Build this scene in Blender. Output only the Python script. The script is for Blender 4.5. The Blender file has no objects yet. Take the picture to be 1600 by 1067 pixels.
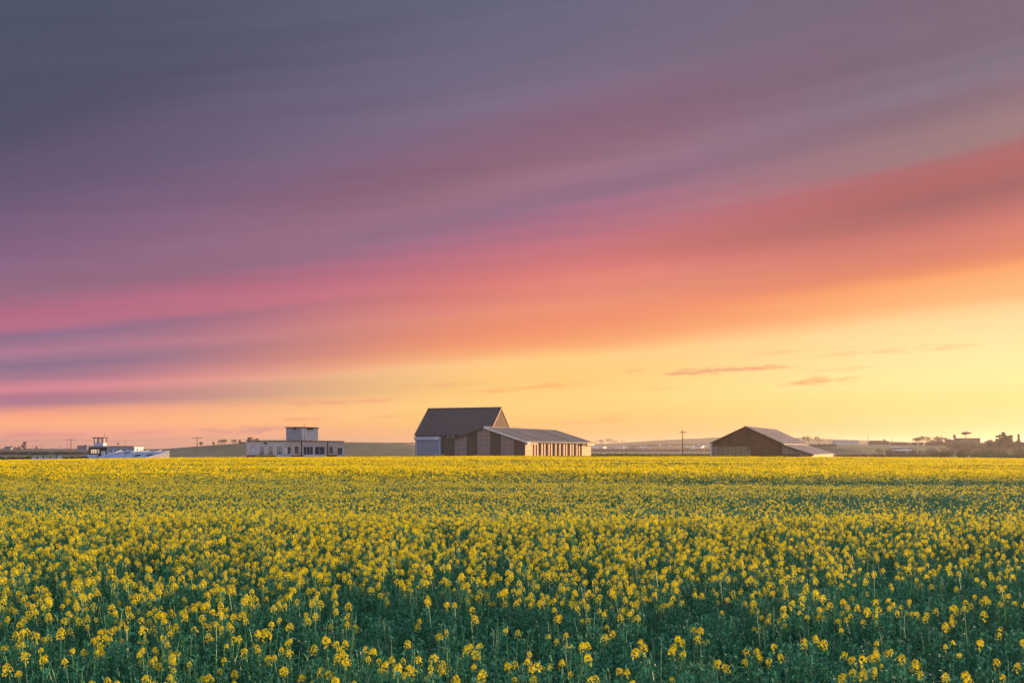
import bpy, bmesh, math, random
import numpy as np
from mathutils import Vector, Matrix

random.seed(7); rng = np.random.default_rng(7)
R = math.radians
scene = bpy.context.scene
COL = scene.collection

# ------------------------------------------------------------------ camera, sun, sky, exposure
F, CX, HY, CAMZ = 1600.0, 800.0, 700.0, 2.4        # photograph pixels: focal length, centre, eye line; eye height
cam_data = bpy.data.cameras.new('camera'); cam = bpy.data.objects.new('camera', cam_data); COL.objects.link(cam)
cam.location = (0, 0, CAMZ); cam.rotation_euler = (R(90), 0, 0)
cam_data.sensor_width = 36; cam_data.lens = 36.0
cam_data.shift_y = (HY - 533.5) / 1600.0
cam_data.clip_start = 0.1; cam_data.clip_end = 20000
scene.camera = cam

EXPO = 1.08                                         # the photograph is exposed for the shaded crop
SUN_AZ, SUN_EL = R(60), R(6.0)                      # azimuth clockwise from the view direction (+Y)
sd = Vector((math.sin(SUN_AZ) * math.cos(SUN_EL), math.cos(SUN_AZ) * math.cos(SUN_EL), math.sin(SUN_EL)))
sun_data = bpy.data.lights.new('sun', 'SUN'); sun = bpy.data.objects.new('sun', sun_data); COL.objects.link(sun)
sun_data.energy = 5.0; sun_data.angle = R(1.0); sun_data.color = (1.0, 0.65, 0.34)
sun.rotation_euler = sd.to_track_quat('Z', 'Y').to_euler()

def lin(c):
    return tuple((v / 255 / 12.92) if v / 255 <= 0.04045 else ((v / 255 + 0.055) / 1.055) ** 2.4 for v in c)

def make_world():
    world = bpy.data.worlds.new('World'); scene.world = world; world.use_nodes = True
    nt = world.node_tree; N = nt.nodes; L = nt.links; N.clear()
    def math_(op, a, b=None, clamp=False):
        n = N.new('ShaderNodeMath'); n.operation = op; n.use_clamp = clamp
        for i, v in enumerate((a, b)):
            if v is None: continue
            if isinstance(v, (int, float)): n.inputs[i].default_value = v
            else: L.new(v, n.inputs[i])
        return n.outputs[0]
    def mrange(v, a, b, c=0.0, d=1.0, smooth=True):
        n = N.new('ShaderNodeMapRange'); n.interpolation_type = 'SMOOTHSTEP' if smooth else 'LINEAR'
        n.inputs['From Min'].default_value = a; n.inputs['From Max'].default_value = b
        n.inputs['To Min'].default_value = c; n.inputs['To Max'].default_value = d
        L.new(v, n.inputs['Value']); return n.outputs[0]
    def mix(f, a, b, blend='MIX'):
        n = N.new('ShaderNodeMix'); n.data_type = 'RGBA'; n.blend_type = blend
        for idx, v in ((0, f), (6, a), (7, b)):
            if isinstance(v, (int, float)): n.inputs[idx].default_value = v
            elif isinstance(v, tuple): n.inputs[idx].default_value = (*v, 1)
            else: L.new(v, n.inputs[idx])
        return n.outputs[2]
    def combine(x, y, z=0.0):
        n = N.new('ShaderNodeCombineXYZ')
        for i, v in enumerate((x, y, z)):
            if isinstance(v, (int, float)): n.inputs[i].default_value = v
            else: L.new(v, n.inputs[i])
        return n.outputs[0]
    def noise(vec, scale, detail=3.0, rough=0.5):
        n = N.new('ShaderNodeTexNoise'); n.inputs['Scale'].default_value = scale
        n.inputs['Detail'].default_value = detail; n.inputs['Roughness'].default_value = rough
        L.new(vec, n.inputs['Vector']); return n.outputs['Fac']
    tc = N.new('ShaderNodeTexCoord'); sep = N.new('ShaderNodeSeparateXYZ'); L.new(tc.outputs['Generated'], sep.inputs[0])
    x, y, z = sep.outputs
    h = math_('MAXIMUM', math_('SQRT', math_('ADD', math_('MULTIPLY', x, x), math_('MULTIPLY', y, y))), 0.001)
    te = math_('MAXIMUM', math_('DIVIDE', z, h), 0.0)            # tangent of the elevation
    s = math_('DIVIDE', x, h); c = math_('DIVIDE', y, h)          # sine and cosine of the azimuth
    w0 = math_('DIVIDE', te, math_('MAXIMUM', math_('ADD', 1.0, math_('MULTIPLY', s, mrange(te, 0.2, 0.5, 0.9, 0.62))), 0.2))
    ws = math_('DIVIDE', te, math_('MAXIMUM', math_('ADD', 1.0, math_('MULTIPLY', s, 0.46)), 0.3))
    # long streaks of high cloud drawn out along the wind
    n1 = noise(combine(math_('MULTIPLY', s, 1.6), math_('MULTIPLY', ws, 16.0), 2.3), 1.0, 5.0, 0.55)
    n2 = noise(combine(math_('MULTIPLY', s, 4.0), math_('MULTIPLY', ws, 60.0), 7.1), 1.0, 5.0, 0.6)
    amp = math_('MULTIPLY', math_('MULTIPLY', math_('SUBTRACT', n1, 0.5), 0.034), mrange(w0, 0.0, 0.35, 0.18, 1.1, False))
    amp2 = math_('MULTIPLY', math_('MULTIPLY', math_('SUBTRACT', n2, 0.5), 0.026), mrange(w0, 0.0, 0.35, 0.35, 0.9, False))
    w = math_('ADD', w0, math_('ADD', amp, amp2))
    LEFT = [(0, (74, 84, 104)), (110, (73, 80, 101)), (216, (76, 77, 100)), (262, (94, 82, 110)), (308, (101, 85, 115)), (367, (120, 92, 123)),
            (420, (138, 99, 130)), (462, (147, 102, 128)), (492, (178, 102, 130)), (513, (180, 106, 134)), (527, (136, 105, 139)),
            (551, (174, 118, 146)), (572, (132, 106, 140)), (592, (168, 115, 140)), (607, (218, 132, 148)), (620, (176, 112, 138)),
            (632, (172, 116, 140)), (645, (252, 160, 132)), (663, (272, 182, 128)), (684, (270, 164, 148)), (700, (268, 154, 148))]
    MID = [(0, (95, 97, 122)), (90, (106, 100, 125)), (160, (119, 104, 129)), (210, (128, 96, 122)), (245, (136, 97, 120)), (290, (150, 108, 130)),
           (331, (141, 104, 133)), (363, (168, 105, 130)), (400, (194, 110, 124)), (445, (214, 118, 114)), (483, (230, 140, 114)),
           (514, (237, 141, 106)), (536, (242, 152, 103)), (552, (247, 172, 110)), (566, (255, 203, 128)), (600, (252, 202, 116)), (628, (255, 210, 121)),
           (648, (255, 205, 110)), (672, (255, 190, 97)), (700, (255, 180, 92))]
    RIGHT = [(0, (112, 98, 120)), (64, (121, 108, 129)), (100, (126, 101, 119)), (150, (140, 111, 122)), (200, (152, 117, 124)), (223, (162, 97, 106)),
             (255, (167, 90, 96)), (290, (152, 89, 97)), (328, (185, 101, 103)), (363, (206, 117, 103)), (390, (222, 128, 96)), (416, (244, 157, 98)),
             (452, (246, 176, 112)), (490, (255, 212, 150)), (548, (255, 227, 158)), (585, (255, 230, 150)), (628, (253, 214, 122)),
             (665, (248, 198, 104)), (700, (244, 186, 96))]
    WMAX = 0.70; SKY = 1.03 / 2 ** EXPO
    def ramp(stops, den):
        n = N.new('ShaderNodeValToRGB'); L.new(math_('DIVIDE', w, WMAX), n.inputs[0])
        pts = sorted((min((700 - yy) / den / WMAX, 1.0), lin(cc)) for yy, cc in stops)
        cr = n.color_ramp; cr.interpolation = 'EASE' if False else 'LINEAR'
        while len(cr.elements) < len(pts): cr.elements.new(0.5)
        for e, (p, cc) in zip(cr.elements, pts): e.position = p
        for e, (p, cc) in zip(cr.elements, pts): e.color = (*cc, 1)
        return n.outputs[0]
    rl, rm, rr = ramp(LEFT, 1069), ramp(MID, 1600), ramp(RIGHT, 2509)
    sky = mix(mrange(s, 0.02, 0.43), mix(mrange(s, -0.44, 0.03), rl, rm), rr)
    sky = mix(1.0, sky, (SKY, SKY, SKY), 'MULTIPLY')
    # fine banding of the cloud sheet, only where the sheet is
    n3 = noise(combine(math_('MULTIPLY', s, 2.2), math_('MULTIPLY', ws, 46.0), 11.0), 1.0, 7.0, 0.64)
    band = mrange(n3, 0.30, 0.72, 0.92, 1.08, False)
    sheet = mrange(w0, 0.09, 0.16)
    sky = mix(sheet, sky, mix(1.0, sky, combine(band, band, band), 'MULTIPLY'))
    # small ragged clouds low over the horizon
    cn = noise(combine(math_('MULTIPLY', s, 34.0), math_('MULTIPLY', te, 190.0), 3.0), 1.0, 7.0, 0.66)
    for px, py, rx, ry, colour, dens in ((1118, 579, 95, 9, (226, 152, 110), 0.85), (1285, 596, 80, 10, (243, 165, 100), 0.85), (985, 580, 40, 5, (240, 165, 105), 0.6),
                                   (1390, 548, 170, 7, (250, 190, 125), 0.6), (855, 603, 110, 8, (250, 170, 100), 0.6), (925, 657, 70, 9, (252, 168, 100), 0.7),
                                   (400, 672, 110, 11, (226, 140, 140), 0.85), (60, 679, 150, 7, (238, 135, 140), 0.7), (225, 676, 90, 5, (244, 138, 140), 0.6),
                                   (520, 629, 220, 6, (240, 150, 115), 0.6), (760, 612, 70, 5, (246, 164, 104), .6), (1185, 576, 80, 6, (240, 165, 112), .7), (1245, 549, 110, 4, (250, 188, 122), .6), (690, 601, 110, 5, (244, 160, 108), .5), (1470, 545, 90, 4, (250, 190, 124), .6), (640, 648, 100, 5, (248, 158, 100), .5), (1050, 607, 90, 5, (252, 184, 108), .5), (470, 655, 80, 5, (250, 150, 110), 0.6), (1330, 575, 120, 6, (252, 195, 125), 0.6)):
        v = Vector(((px - 800) / 1600, 1, (700 - py) / 1600)); hh = math.hypot(v.x, v.y)
        s0, t0 = v.x / hh, v.z / hh; co = 1 / hh
        ds = math_('DIVIDE', math_('SUBTRACT', s, s0), rx / 1600 * co ** 3)
        dt = math_('DIVIDE', math_('SUBTRACT', math_('SUBTRACT', te, t0), math_('MULTIPLY', math_('SUBTRACT', s, s0), 0.05)), ry / 1600 * co)
        d2 = math_('SQRT', math_('ADD', math_('MULTIPLY', ds, ds), math_('MULTIPLY', dt, dt)))
        m = mrange(math_('SUBTRACT', cn, math_('MULTIPLY', d2, 0.27)), 0.27, 0.53)
        m = math_('MULTIPLY', math_('MULTIPLY', m, dens), mrange(c, 0.0, 0.2))
        sky = mix(m, sky, tuple(v * SKY for v in lin(colour)))
    # the clear eastern half of the sky behind the camera: dusk blue above a rosy belt
    back = mix(mrange(te, 0.02, 0.55), (0.42, 0.33, 0.40), (0.30, 0.39, 0.58))
    sky = mix(mrange(c, 0.35, -0.55), sky, back)
    sky = mix(mrange(te, 0.9, 4.0), sky, (0.17, 0.21, 0.31))        # overhead
    bg = N.new('ShaderNodeBackground'); bg.inputs['Strength'].default_value = 1.0; L.new(sky, bg.inputs['Color'])
    out = N.new('ShaderNodeOutputWorld'); L.new(bg.outputs[0], out.inputs['Surface'])
    try: world.cycles.sampling_method = 'MANUAL'; world.cycles.sample_map_resolution = 1024
    except Exception: pass
make_world()

vs = scene.view_settings
vs.view_transform = 'Standard'; vs.look = 'None'; vs.exposure = EXPO; vs.gamma = 1.0; vs.use_curve_mapping = False
scene.render.engine = 'CYCLES'
cy = scene.cycles
cy.use_denoising = True
try: cy.denoiser = 'OPENIMAGEDENOISE'; cy.denoising_input_passes = 'RGB_ALBEDO_NORMAL'; cy.denoising_prefilter = 'ACCURATE'
except Exception: pass
cy.max_bounces = 6; cy.diffuse_bounces = 3; cy.glossy_bounces = 2; cy.transmission_bounces = 4; cy.transparent_max_bounces = 16; cy.volume_bounces = 0
cy.sample_clamp_indirect = 4.0
cy.use_adaptive_sampling = True; cy.adaptive_threshold = 0.01

# ------------------------------------------------------------------ helpers
class MB:
    """collects faces and links them as ONE mesh object"""
    def __init__(s): s.v = []; s.f = []; s.m = []
    def poly(s, pts, mi=0):
        n = len(s.v); s.v += [tuple(p) for p in pts]; s.f.append(tuple(range(n, n + len(pts)))); s.m.append(mi)
    def box(s, x0, x1, y0, y1, z0, z1, mi=0):
        x0, x1 = min(x0, x1), max(x0, x1); y0, y1 = min(y0, y1), max(y0, y1); z0, z1 = min(z0, z1), max(z0, z1)
        n = len(s.v)
        s.v += [(x0, y0, z0), (x1, y0, z0), (x1, y1, z0), (x0, y1, z0), (x0, y0, z1), (x1, y0, z1), (x1, y1, z1), (x0, y1, z1)]
        for q in ((0, 3, 2, 1), (4, 5, 6, 7), (0, 1, 5, 4), (1, 2, 6, 5), (2, 3, 7, 6), (3, 0, 4, 7)):
            s.f.append(tuple(n + i for i in q)); s.m.append(mi)
        return s
    def prism_y(s, prof, y0, y1, mi=0):
        """profile of (x, z) points, counter-clockwise seen from -y, extruded along y"""
        n = len(s.v); k = len(prof)
        s.v += [(x, y0, z) for x, z in prof] + [(x, y1, z) for x, z in prof]
        s.f.append(tuple(n + i for i in range(k))); s.m.append(mi)
        s.f.append(tuple(n + k + i for i in reversed(range(k)))); s.m.append(mi)
        for i in range(k):
            j = (i + 1) % k
            s.f.append((n + j, n + i, n + k + i, n + k + j)); s.m.append(mi)
        return s
    def prism_x(s, prof, x0, x1, mi=0):
        """profile of (y, z) points extruded along x"""
        n = len(s.v); k = len(prof)
        s.v += [(x0, y, z) for y, z in prof] + [(x1, y, z) for y, z in prof]
        s.f.append(tuple(n + i for i in reversed(range(k)))); s.m.append(mi)
        s.f.append(tuple(n + k + i for i in range(k))); s.m.append(mi)
        for i in range(k):
            j = (i + 1) % k
            s.f.append((n + i, n + j, n + k + j, n + k + i)); s.m.append(mi)
        return s
    def tube(s, p, q, r0, r1, sides=5, mi=0, caps=False):
        p, q = Vector(p), Vector(q); d = q - p
        if d.length < 1e-6: return s
        a = d.orthogonal().normalized(); b = d.normalized().cross(a)
        n = len(s.v)
        for c, r in ((p, r0), (q, r1)):
            for i in range(sides):
                t = 2 * math.pi * i / sides
                s.v.append(tuple(c + a * (r * math.cos(t)) + b * (r * math.sin(t))))
        for i in range(sides):
            j = (i + 1) % sides
            s.f.append((n + i, n + j, n + sides + j, n + sides + i)); s.m.append(mi)
        if caps:
            s.f.append(tuple(n + i for i in reversed(range(sides)))); s.m.append(mi)
            s.f.append(tuple(n + sides + i for i in range(sides))); s.m.append(mi)
        return s
    def mesh(s, name, mats):
        me = bpy.data.meshes.new(name); me.from_pydata(s.v, [], s.f)
        for m in (mats if isinstance(mats, (list, tuple)) else [mats]): me.materials.append(m)
        me.polygons.foreach_set('material_index', s.m); me.update(); return me
    def build(s, name, mats, parent=None, loc=None):
        o = bpy.data.objects.new(name, s.mesh(name, mats)); COL.objects.link(o)
        if parent is not None: o.parent = parent
        if loc is not None: o.location = loc
        return o

def tag(o, label=None, cat=None, group=None, kind=None):
    if label: o['label'] = label
    if cat: o['category'] = cat
    if group: o['group'] = group
    if kind: o['kind'] = kind
    return o
def thing(name, label, cat, loc=(0, 0, 0), rz=0.0, group=None):
    o = bpy.data.objects.new(name, None); COL.objects.link(o); o.location = loc; o.rotation_euler = (0, 0, rz)
    o.empty_display_size = 0.5
    return tag(o, label, cat, group)
def share(name, me, parent, loc=(0, 0, 0), rot=(0, 0, 0), scale=None):
    o = bpy.data.objects.new(name, me); COL.objects.link(o); o.parent = parent; o.location = loc; o.rotation_euler = rot
    if scale is not None: o.scale = scale
    return o
KIDS = {}
def copy_tree(root, loc, rz, sc=None, label=None):
    r = root.copy(); COL.objects.link(r); r.location = loc; r.rotation_euler = (0, 0, rz)
    if sc is not None: r.scale = sc if isinstance(sc, tuple) else (sc, sc, sc)
    if label: r['label'] = label
    for ch in KIDS.setdefault(root.name, list(root.children)):
        c = ch.copy(); COL.objects.link(c); c.parent = r
        for g in KIDS.setdefault(ch.name, list(ch.children)):
            d = g.copy(); COL.objects.link(d); d.parent = c
    return r

def wx(px, D): return (px - CX) / F * D
def wz(y, D): return CAMZ + (HY - y) * D / F

# ------------------------------------------------------------------ materials
def mat(name, col, rough=0.8, var=0.25, scale=4.0, bump=0.0, bscale=None, objvar=0.0, spec=0.3, metal=0.0, translucent=0.0, stretch=None, col2=None, coord='Object', detail=5.0):
    m = bpy.data.materials.new(name); m.use_nodes = True
    nt = m.node_tree; N = nt.nodes; L = nt.links
    b = N['Principled BSDF']; b.inputs['Roughness'].default_value = rough; b.inputs['Metallic'].default_value = metal
    b.inputs['Specular IOR Level'].default_value = spec
    tc = N.new('ShaderNodeTexCoord'); vec = tc.outputs[coord]
    if stretch:
        mp = N.new('ShaderNodeMapping'); mp.inputs['Scale'].default_value = stretch; L.new(vec, mp.inputs[0]); vec = mp.outputs[0]
    nz = N.new('ShaderNodeTexNoise'); nz.inputs['Scale'].default_value = scale; nz.inputs['Detail'].default_value = detail; nz.inputs['Roughness'].default_value = 0.62
    L.new(vec, nz.inputs['Vector'])
    rp = N.new('ShaderNodeValToRGB')
    c2 = col2 if col2 else tuple(min(1, v * (1 + var)) for v in col)
    c1 = tuple(v * (1 - var) for v in col)
    rp.color_ramp.elements[0].position = 0.32; rp.color_ramp.elements[0].color = (*c1, 1)
    rp.color_ramp.elements[1].position = 0.68; rp.color_ramp.elements[1].color = (*c2, 1)
    L.new(nz.outputs['Fac'], rp.inputs[0]); colour = rp.outputs[0]
    if objvar:
        oi = N.new('ShaderNodeObjectInfo'); mr = N.new('ShaderNodeMapRange')
        mr.inputs['To Min'].default_value = 1 - objvar; mr.inputs['To Max'].default_value = 1 + objvar
        L.new(oi.outputs['Random'], mr.inputs['Value'])
        mx = N.new('ShaderNodeMix'); mx.data_type = 'RGBA'; mx.blend_type = 'MULTIPLY'; mx.inputs[0].default_value = 1
        L.new(colour, mx.inputs[6]); L.new(mr.outputs[0], mx.inputs[7]); colour = mx.outputs[2]
    L.new(colour, b.inputs['Base Color'])
    if bump:
        nb = N.new('ShaderNodeTexNoise'); nb.inputs['Scale'].default_value = bscale or scale * 3; nb.inputs['Detail'].default_value = 4
        L.new(vec, nb.inputs['Vector'])
        bp = N.new('ShaderNodeBump'); bp.inputs['Strength'].default_value = bump; bp.inputs['Distance'].default_value = 0.05
        L.new(nb.outputs['Fac'], bp.inputs['Height']); L.new(bp.outputs[0], b.inputs['Normal'])
    if translucent:
        tr = N.new('ShaderNodeBsdfTranslucent'); L.new(colour, tr.inputs['Color'])
        ms = N.new('ShaderNodeMixShader'); ms.inputs[0].default_value = translucent
        L.new(b.outputs[0], ms.inputs[1]); L.new(tr.outputs[0], ms.inputs[2]); L.new(ms.outputs[0], N['Material Output'].inputs['Surface'])
    return m
def glass_mat(name, tint, gloss):
    m = bpy.data.materials.new(name); m.use_nodes = True; N = m.node_tree.nodes; L = m.node_tree.links; N.clear()
    t = N.new('ShaderNodeBsdfTransparent'); t.inputs[0].default_value = (*tint, 1)
    g = N.new('ShaderNodeBsdfGlossy'); g.inputs['Roughness'].default_value = 0.03; g.inputs['Color'].default_value = (.95, .95, .95, 1)
    fr = N.new('ShaderNodeLayerWeight'); fr.inputs['Blend'].default_value = 0.25
    ad = N.new('ShaderNodeMath'); ad.operation = 'MULTIPLY_ADD'; ad.use_clamp = True; ad.inputs[1].default_value = 0.5; ad.inputs[2].default_value = gloss; L.new(fr.outputs['Fresnel'], ad.inputs[0])
    mx = N.new('ShaderNodeMixShader'); L.new(ad.outputs[0], mx.inputs[0]); L.new(t.outputs[0], mx.inputs[1]); L.new(g.outputs[0], mx.inputs[2])
    o = N.new('ShaderNodeOutputMaterial'); L.new(mx.outputs[0], o.inputs['Surface'])
    return m

M = {}
M['soil'] = mat('soil', (0.05, 0.05, 0.028), 0.95, 0.4, 1.2, 0.6, 6, coord='Object')
M['petal'] = mat('petal', (0.88, 0.72, 0.012), 0.65, 0.12, 40, objvar=0.12, spec=0.1, translucent=0.38)
M['bud'] = mat('bud', (0.34, 0.32, 0.03), 0.6, 0.25, 50, objvar=0.15, spec=0.2)
M['leaf'] = mat('leaf', (0.024, 0.190, 0.080), 0.5, 0.38, 9, objvar=0.35, spec=0.28, translucent=0.22)
M['leaf_pale'] = mat('leaf_pale', (0.080, 0.29, 0.165), 0.45, 0.25, 9, objvar=0.3, spec=0.35, translucent=0.2)
M['stem'] = mat('stem', (0.050, 0.185, 0.075), 0.5, 0.2, 14, objvar=0.25, spec=0.4)
M['slate_roof'] = mat('dark_sheet_roof', (0.0608, 0.0528, 0.0592), 0.65, 0.20, 1.2, 0.15, 8, objvar=0.12, stretch=(3, .6, .6), col2=(0.080, 0.062, 0.062))
M['dark_wall'] = mat('dark_green_cladding', (0.055, 0.062, 0.046), 0.75, 0.25, 1.4, 0.2, objvar=0.06)
M['rust_wall'] = mat('brown_cladding', (0.08925, 0.0425, 0.0238), 0.8, 0.2, 1.3, 0.2, objvar=0.08)
M['roller'] = mat('blue_grey_shutter', (0.2115, 0.225, 0.27), 0.5, 0.10, 2.0, objvar=0.05)
M['fascia'] = mat('pale_fascia', (0.40, 0.38, 0.44), 0.55, 0.12, 2.2, objvar=0.03)
M['trim_pale'] = mat('pale_trim', (0.62, 0.58, 0.54), 0.6, 0.12, 3)
M['ridge_cap'] = mat('ridge_cap', (0.15, 0.075, 0.060), 0.7, 0.2, 3)
M['asb_roof'] = mat('grey_fibre_roof', (0.2635, 0.2295, 0.204), 0.75, 0.22, 1.1, 0.2, 9, objvar=0.16, stretch=(.5, 2.5, 1))
M['barn_roof'] = mat('weathered_barn_roof', (0.47, 0.375, 0.30), 0.75, 0.22, 1.1, 0.2, 9, objvar=0.22, stretch=(.5, 2.5, 1))
M['mesh_panel'] = mat('pale_brown_boards', (0.216, 0.156, 0.128), 0.8, 0.16, 2.2, 0.2, objvar=0.05)
M['mesh_rail'] = mat('pale_rail', (0.306, 0.238, 0.204), 0.75, 0.14, 3)
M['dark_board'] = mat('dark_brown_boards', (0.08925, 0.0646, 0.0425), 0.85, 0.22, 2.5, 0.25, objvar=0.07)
M['brown_back'] = mat('brown_back_wall', (0.23, 0.125, 0.080), 0.85, 0.2, 2.0, 0.2)
M['post'] = mat('pale_post', (0.38, 0.255, 0.175), 0.65, 0.16, 3, objvar=0.10)
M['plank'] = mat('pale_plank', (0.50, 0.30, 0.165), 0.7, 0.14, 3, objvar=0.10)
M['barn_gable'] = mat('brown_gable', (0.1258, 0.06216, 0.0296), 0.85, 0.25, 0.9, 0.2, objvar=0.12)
M['olive_board'] = mat('olive_boards', (0.25, 0.20, 0.115), 0.8, 0.2, 2.4, 0.2, objvar=0.22)
M['grey_board'] = mat('weathered_boards', (0.25, 0.20, 0.155), 0.8, 0.2, 2.4, 0.2, objvar=0.16)
M['stone'] = mat('stone_wall', (0.58, 0.48, 0.41), 0.9, 0.36, 7.0, 0.6, 12, col2=(0.76, 0.64, 0.55))
M['render_grey_shaded'] = mat('grey_and_shaded_render', (0.276, 0.2668, 0.2852), 0.85, 0.12, 1.6, 0.2, 6)  # plain grey parts, and the rooftop block's shaded faces darkened in colour
M['render_sunlit'] = mat('sunlit_render', (0.60, 0.57, 0.54), 0.85, 0.12, 1.6, 0.2, 6)  # sunlit faces of the rooftop block, brightness put into the colour
M['brick_plinth'] = mat('brick_plinth', (0.13, 0.062, 0.048), 0.85, 0.3, 5)
M['roof_edge'] = mat('dark_roof_edge', (0.050, 0.028, 0.026), 0.7, 0.2, 3)
M['dark'] = mat('near_black', (0.022, 0.022, 0.026), 0.7, 0.2, 3)
M['pipe'] = mat('rusty_pipe', (0.075, 0.042, 0.038), 0.7, 0.2, 5)
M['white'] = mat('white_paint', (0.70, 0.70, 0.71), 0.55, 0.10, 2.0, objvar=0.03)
M['white_blue'] = mat('blue_white_shade_tint', (0.42, 0.49, 0.61), 0.55, 0.08, 2.0, objvar=0.04)  # white walls' blue shade put into the colour; also pale blue parts
M['blue_panel'] = mat('blue_grey_paint', (0.26, 0.36, 0.50), 0.55, 0.12, 2.0)
M['frame'] = mat('window_frame', (0.42, 0.46, 0.52), 0.5, 0.1, 3)
M['tile_roof'] = mat('dark_slates', (0.10, 0.095, 0.11), 0.7, 0.2, 3, objvar=0.2)
M['wood_pole'] = mat('pole_wood', (0.12, 0.080, 0.060), 0.85, 0.25, 6)
M['pale_pole'] = mat('pale_pole_paint', (0.50, 0.44, 0.40), 0.7, 0.15, 6)
M['bark'] = mat('bark', (0.085, 0.058, 0.046), 0.9, 0.3, 6)
M['twig'] = mat('twig', (0.19, 0.105, 0.070), 0.9, 0.3, 3)
M['needle'] = mat('needle', (0.042, 0.056, 0.036), 0.8, 0.35, 3, translucent=0.1)
M['hedge'] = mat('hedge_leaf', (0.036, 0.055, 0.022), 0.8, 0.45, 2, translucent=0.15)
M['hedge_dark'] = mat('dark_hedge_leaf', (0.034, 0.03825, 0.0357), 0.85, 0.4, 2)
M['scrub'] = mat('brown_scrub', (0.08925, 0.0595, 0.051), 0.9, 0.4, 2)
M['meadow'] = mat('meadow_grass', (0.11, 0.1232, 0.0748), 0.95, 0.18, 0.05, col2=(0.19, 0.18, 0.115), stretch=(1, .25, 1))
M['heath'] = mat('brown_hillside', (0.0798, 0.05472, 0.04712), 0.95, 0.35, 0.012, stretch=(1, .4, 1), col2=(0.135, 0.098, 0.08), detail=9)
M['far_field'] = mat('far_field', (0.085, 0.090, 0.085), 0.95, 0.35, 0.02, stretch=(.35, 1, 1), col2=(0.15, 0.17, 0.13), detail=8)
M['glass_dark'] = glass_mat('dark_glass', (0.09, 0.12, 0.15), 0.17)
M['glass_clear'] = glass_mat('clear_glass', (0.93, 0.93, 0.94), 0.03)
M['curtain'] = mat('pale_curtain', (0.34, 0.46, 0.44), 0.9, 0.2, 6)

# ------------------------------------------------------------------ ground
PY = [-40, 8, 14, 19, 24, 32, 45, 70, 110, 150, 185, 235, 300, 6000]
PZ = [0, 0, .02, .06, -.08, -.32, -.38, -.26, -.18, -.12, -.14, -.28, -1.3, -1.3]
def ground_z(x, y):
    x = np.asarray(x, float); y = np.asarray(y, float)
    z = np.interp(y + np.clip((y - 10) / 10, 0, 1) * np.clip((90 - y) / 30, 0, 1) * (.06 * np.clip(x, -60, 60) + 1.4 * np.sin(x * .13 + .6)), PY, PZ)
    near = np.clip(y / 185, 0, 1) ** 1.5 * np.clip((400 - y) / 165, 0, 1)
    xx = np.clip(x, -100, 100)
    z = z - near * np.where(xx < 0, 1.05e-4, 6.0e-5) * xx ** 2
    win = np.clip((y - 14) / 14, 0, 1) * np.clip((190 - y) / 90, 0.25, 1)
    z = z + win * (0.07 * np.sin(y * 0.21 + x * 0.035) + 0.05 * np.sin(y * 0.083 - x * 0.05 + 1.0) + 0.03 * np.sin(x * 0.17 + y * .3))
    return z
def gz(x, y): return float(ground_z(x, y))

def make_ground():
    ys = np.concatenate([np.linspace(-40, 0, 6), np.linspace(2, 60, 59), np.linspace(63, 240, 60), np.linspace(250, 420, 18), np.geomspace(460, 5200, 16)])
    xs = np.concatenate([-np.geomspace(5200, 130, 16), np.linspace(-120, 120, 121), np.geomspace(130, 5200, 16)])
    X, Y = np.meshgrid(xs, ys); Z = ground_z(X, Y)
    nx = len(xs); V = np.stack([X, Y, Z], -1).reshape(-1, 3)
    Fc = [(j * nx + i, j * nx + i + 1, (j + 1) * nx + i + 1, (j + 1) * nx + i) for j in range(len(ys) - 1) for i in range(nx - 1)]
    me = bpy.data.meshes.new('ground'); me.from_pydata(V.tolist(), [], Fc); me.materials.append(M['soil']); me.materials.append(M['far_field'])
    cy_ = np.array([0.5 * (ys[j] + ys[j + 1]) for j in range(len(ys) - 1) for i in range(nx - 1)])
    me.polygons.foreach_set('material_index', (cy_ > 240).astype(np.int32)); me.update()
    o = bpy.data.objects.new('ground', me); COL.objects.link(o); o['kind'] = 'structure'
    return o
make_ground()

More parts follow.
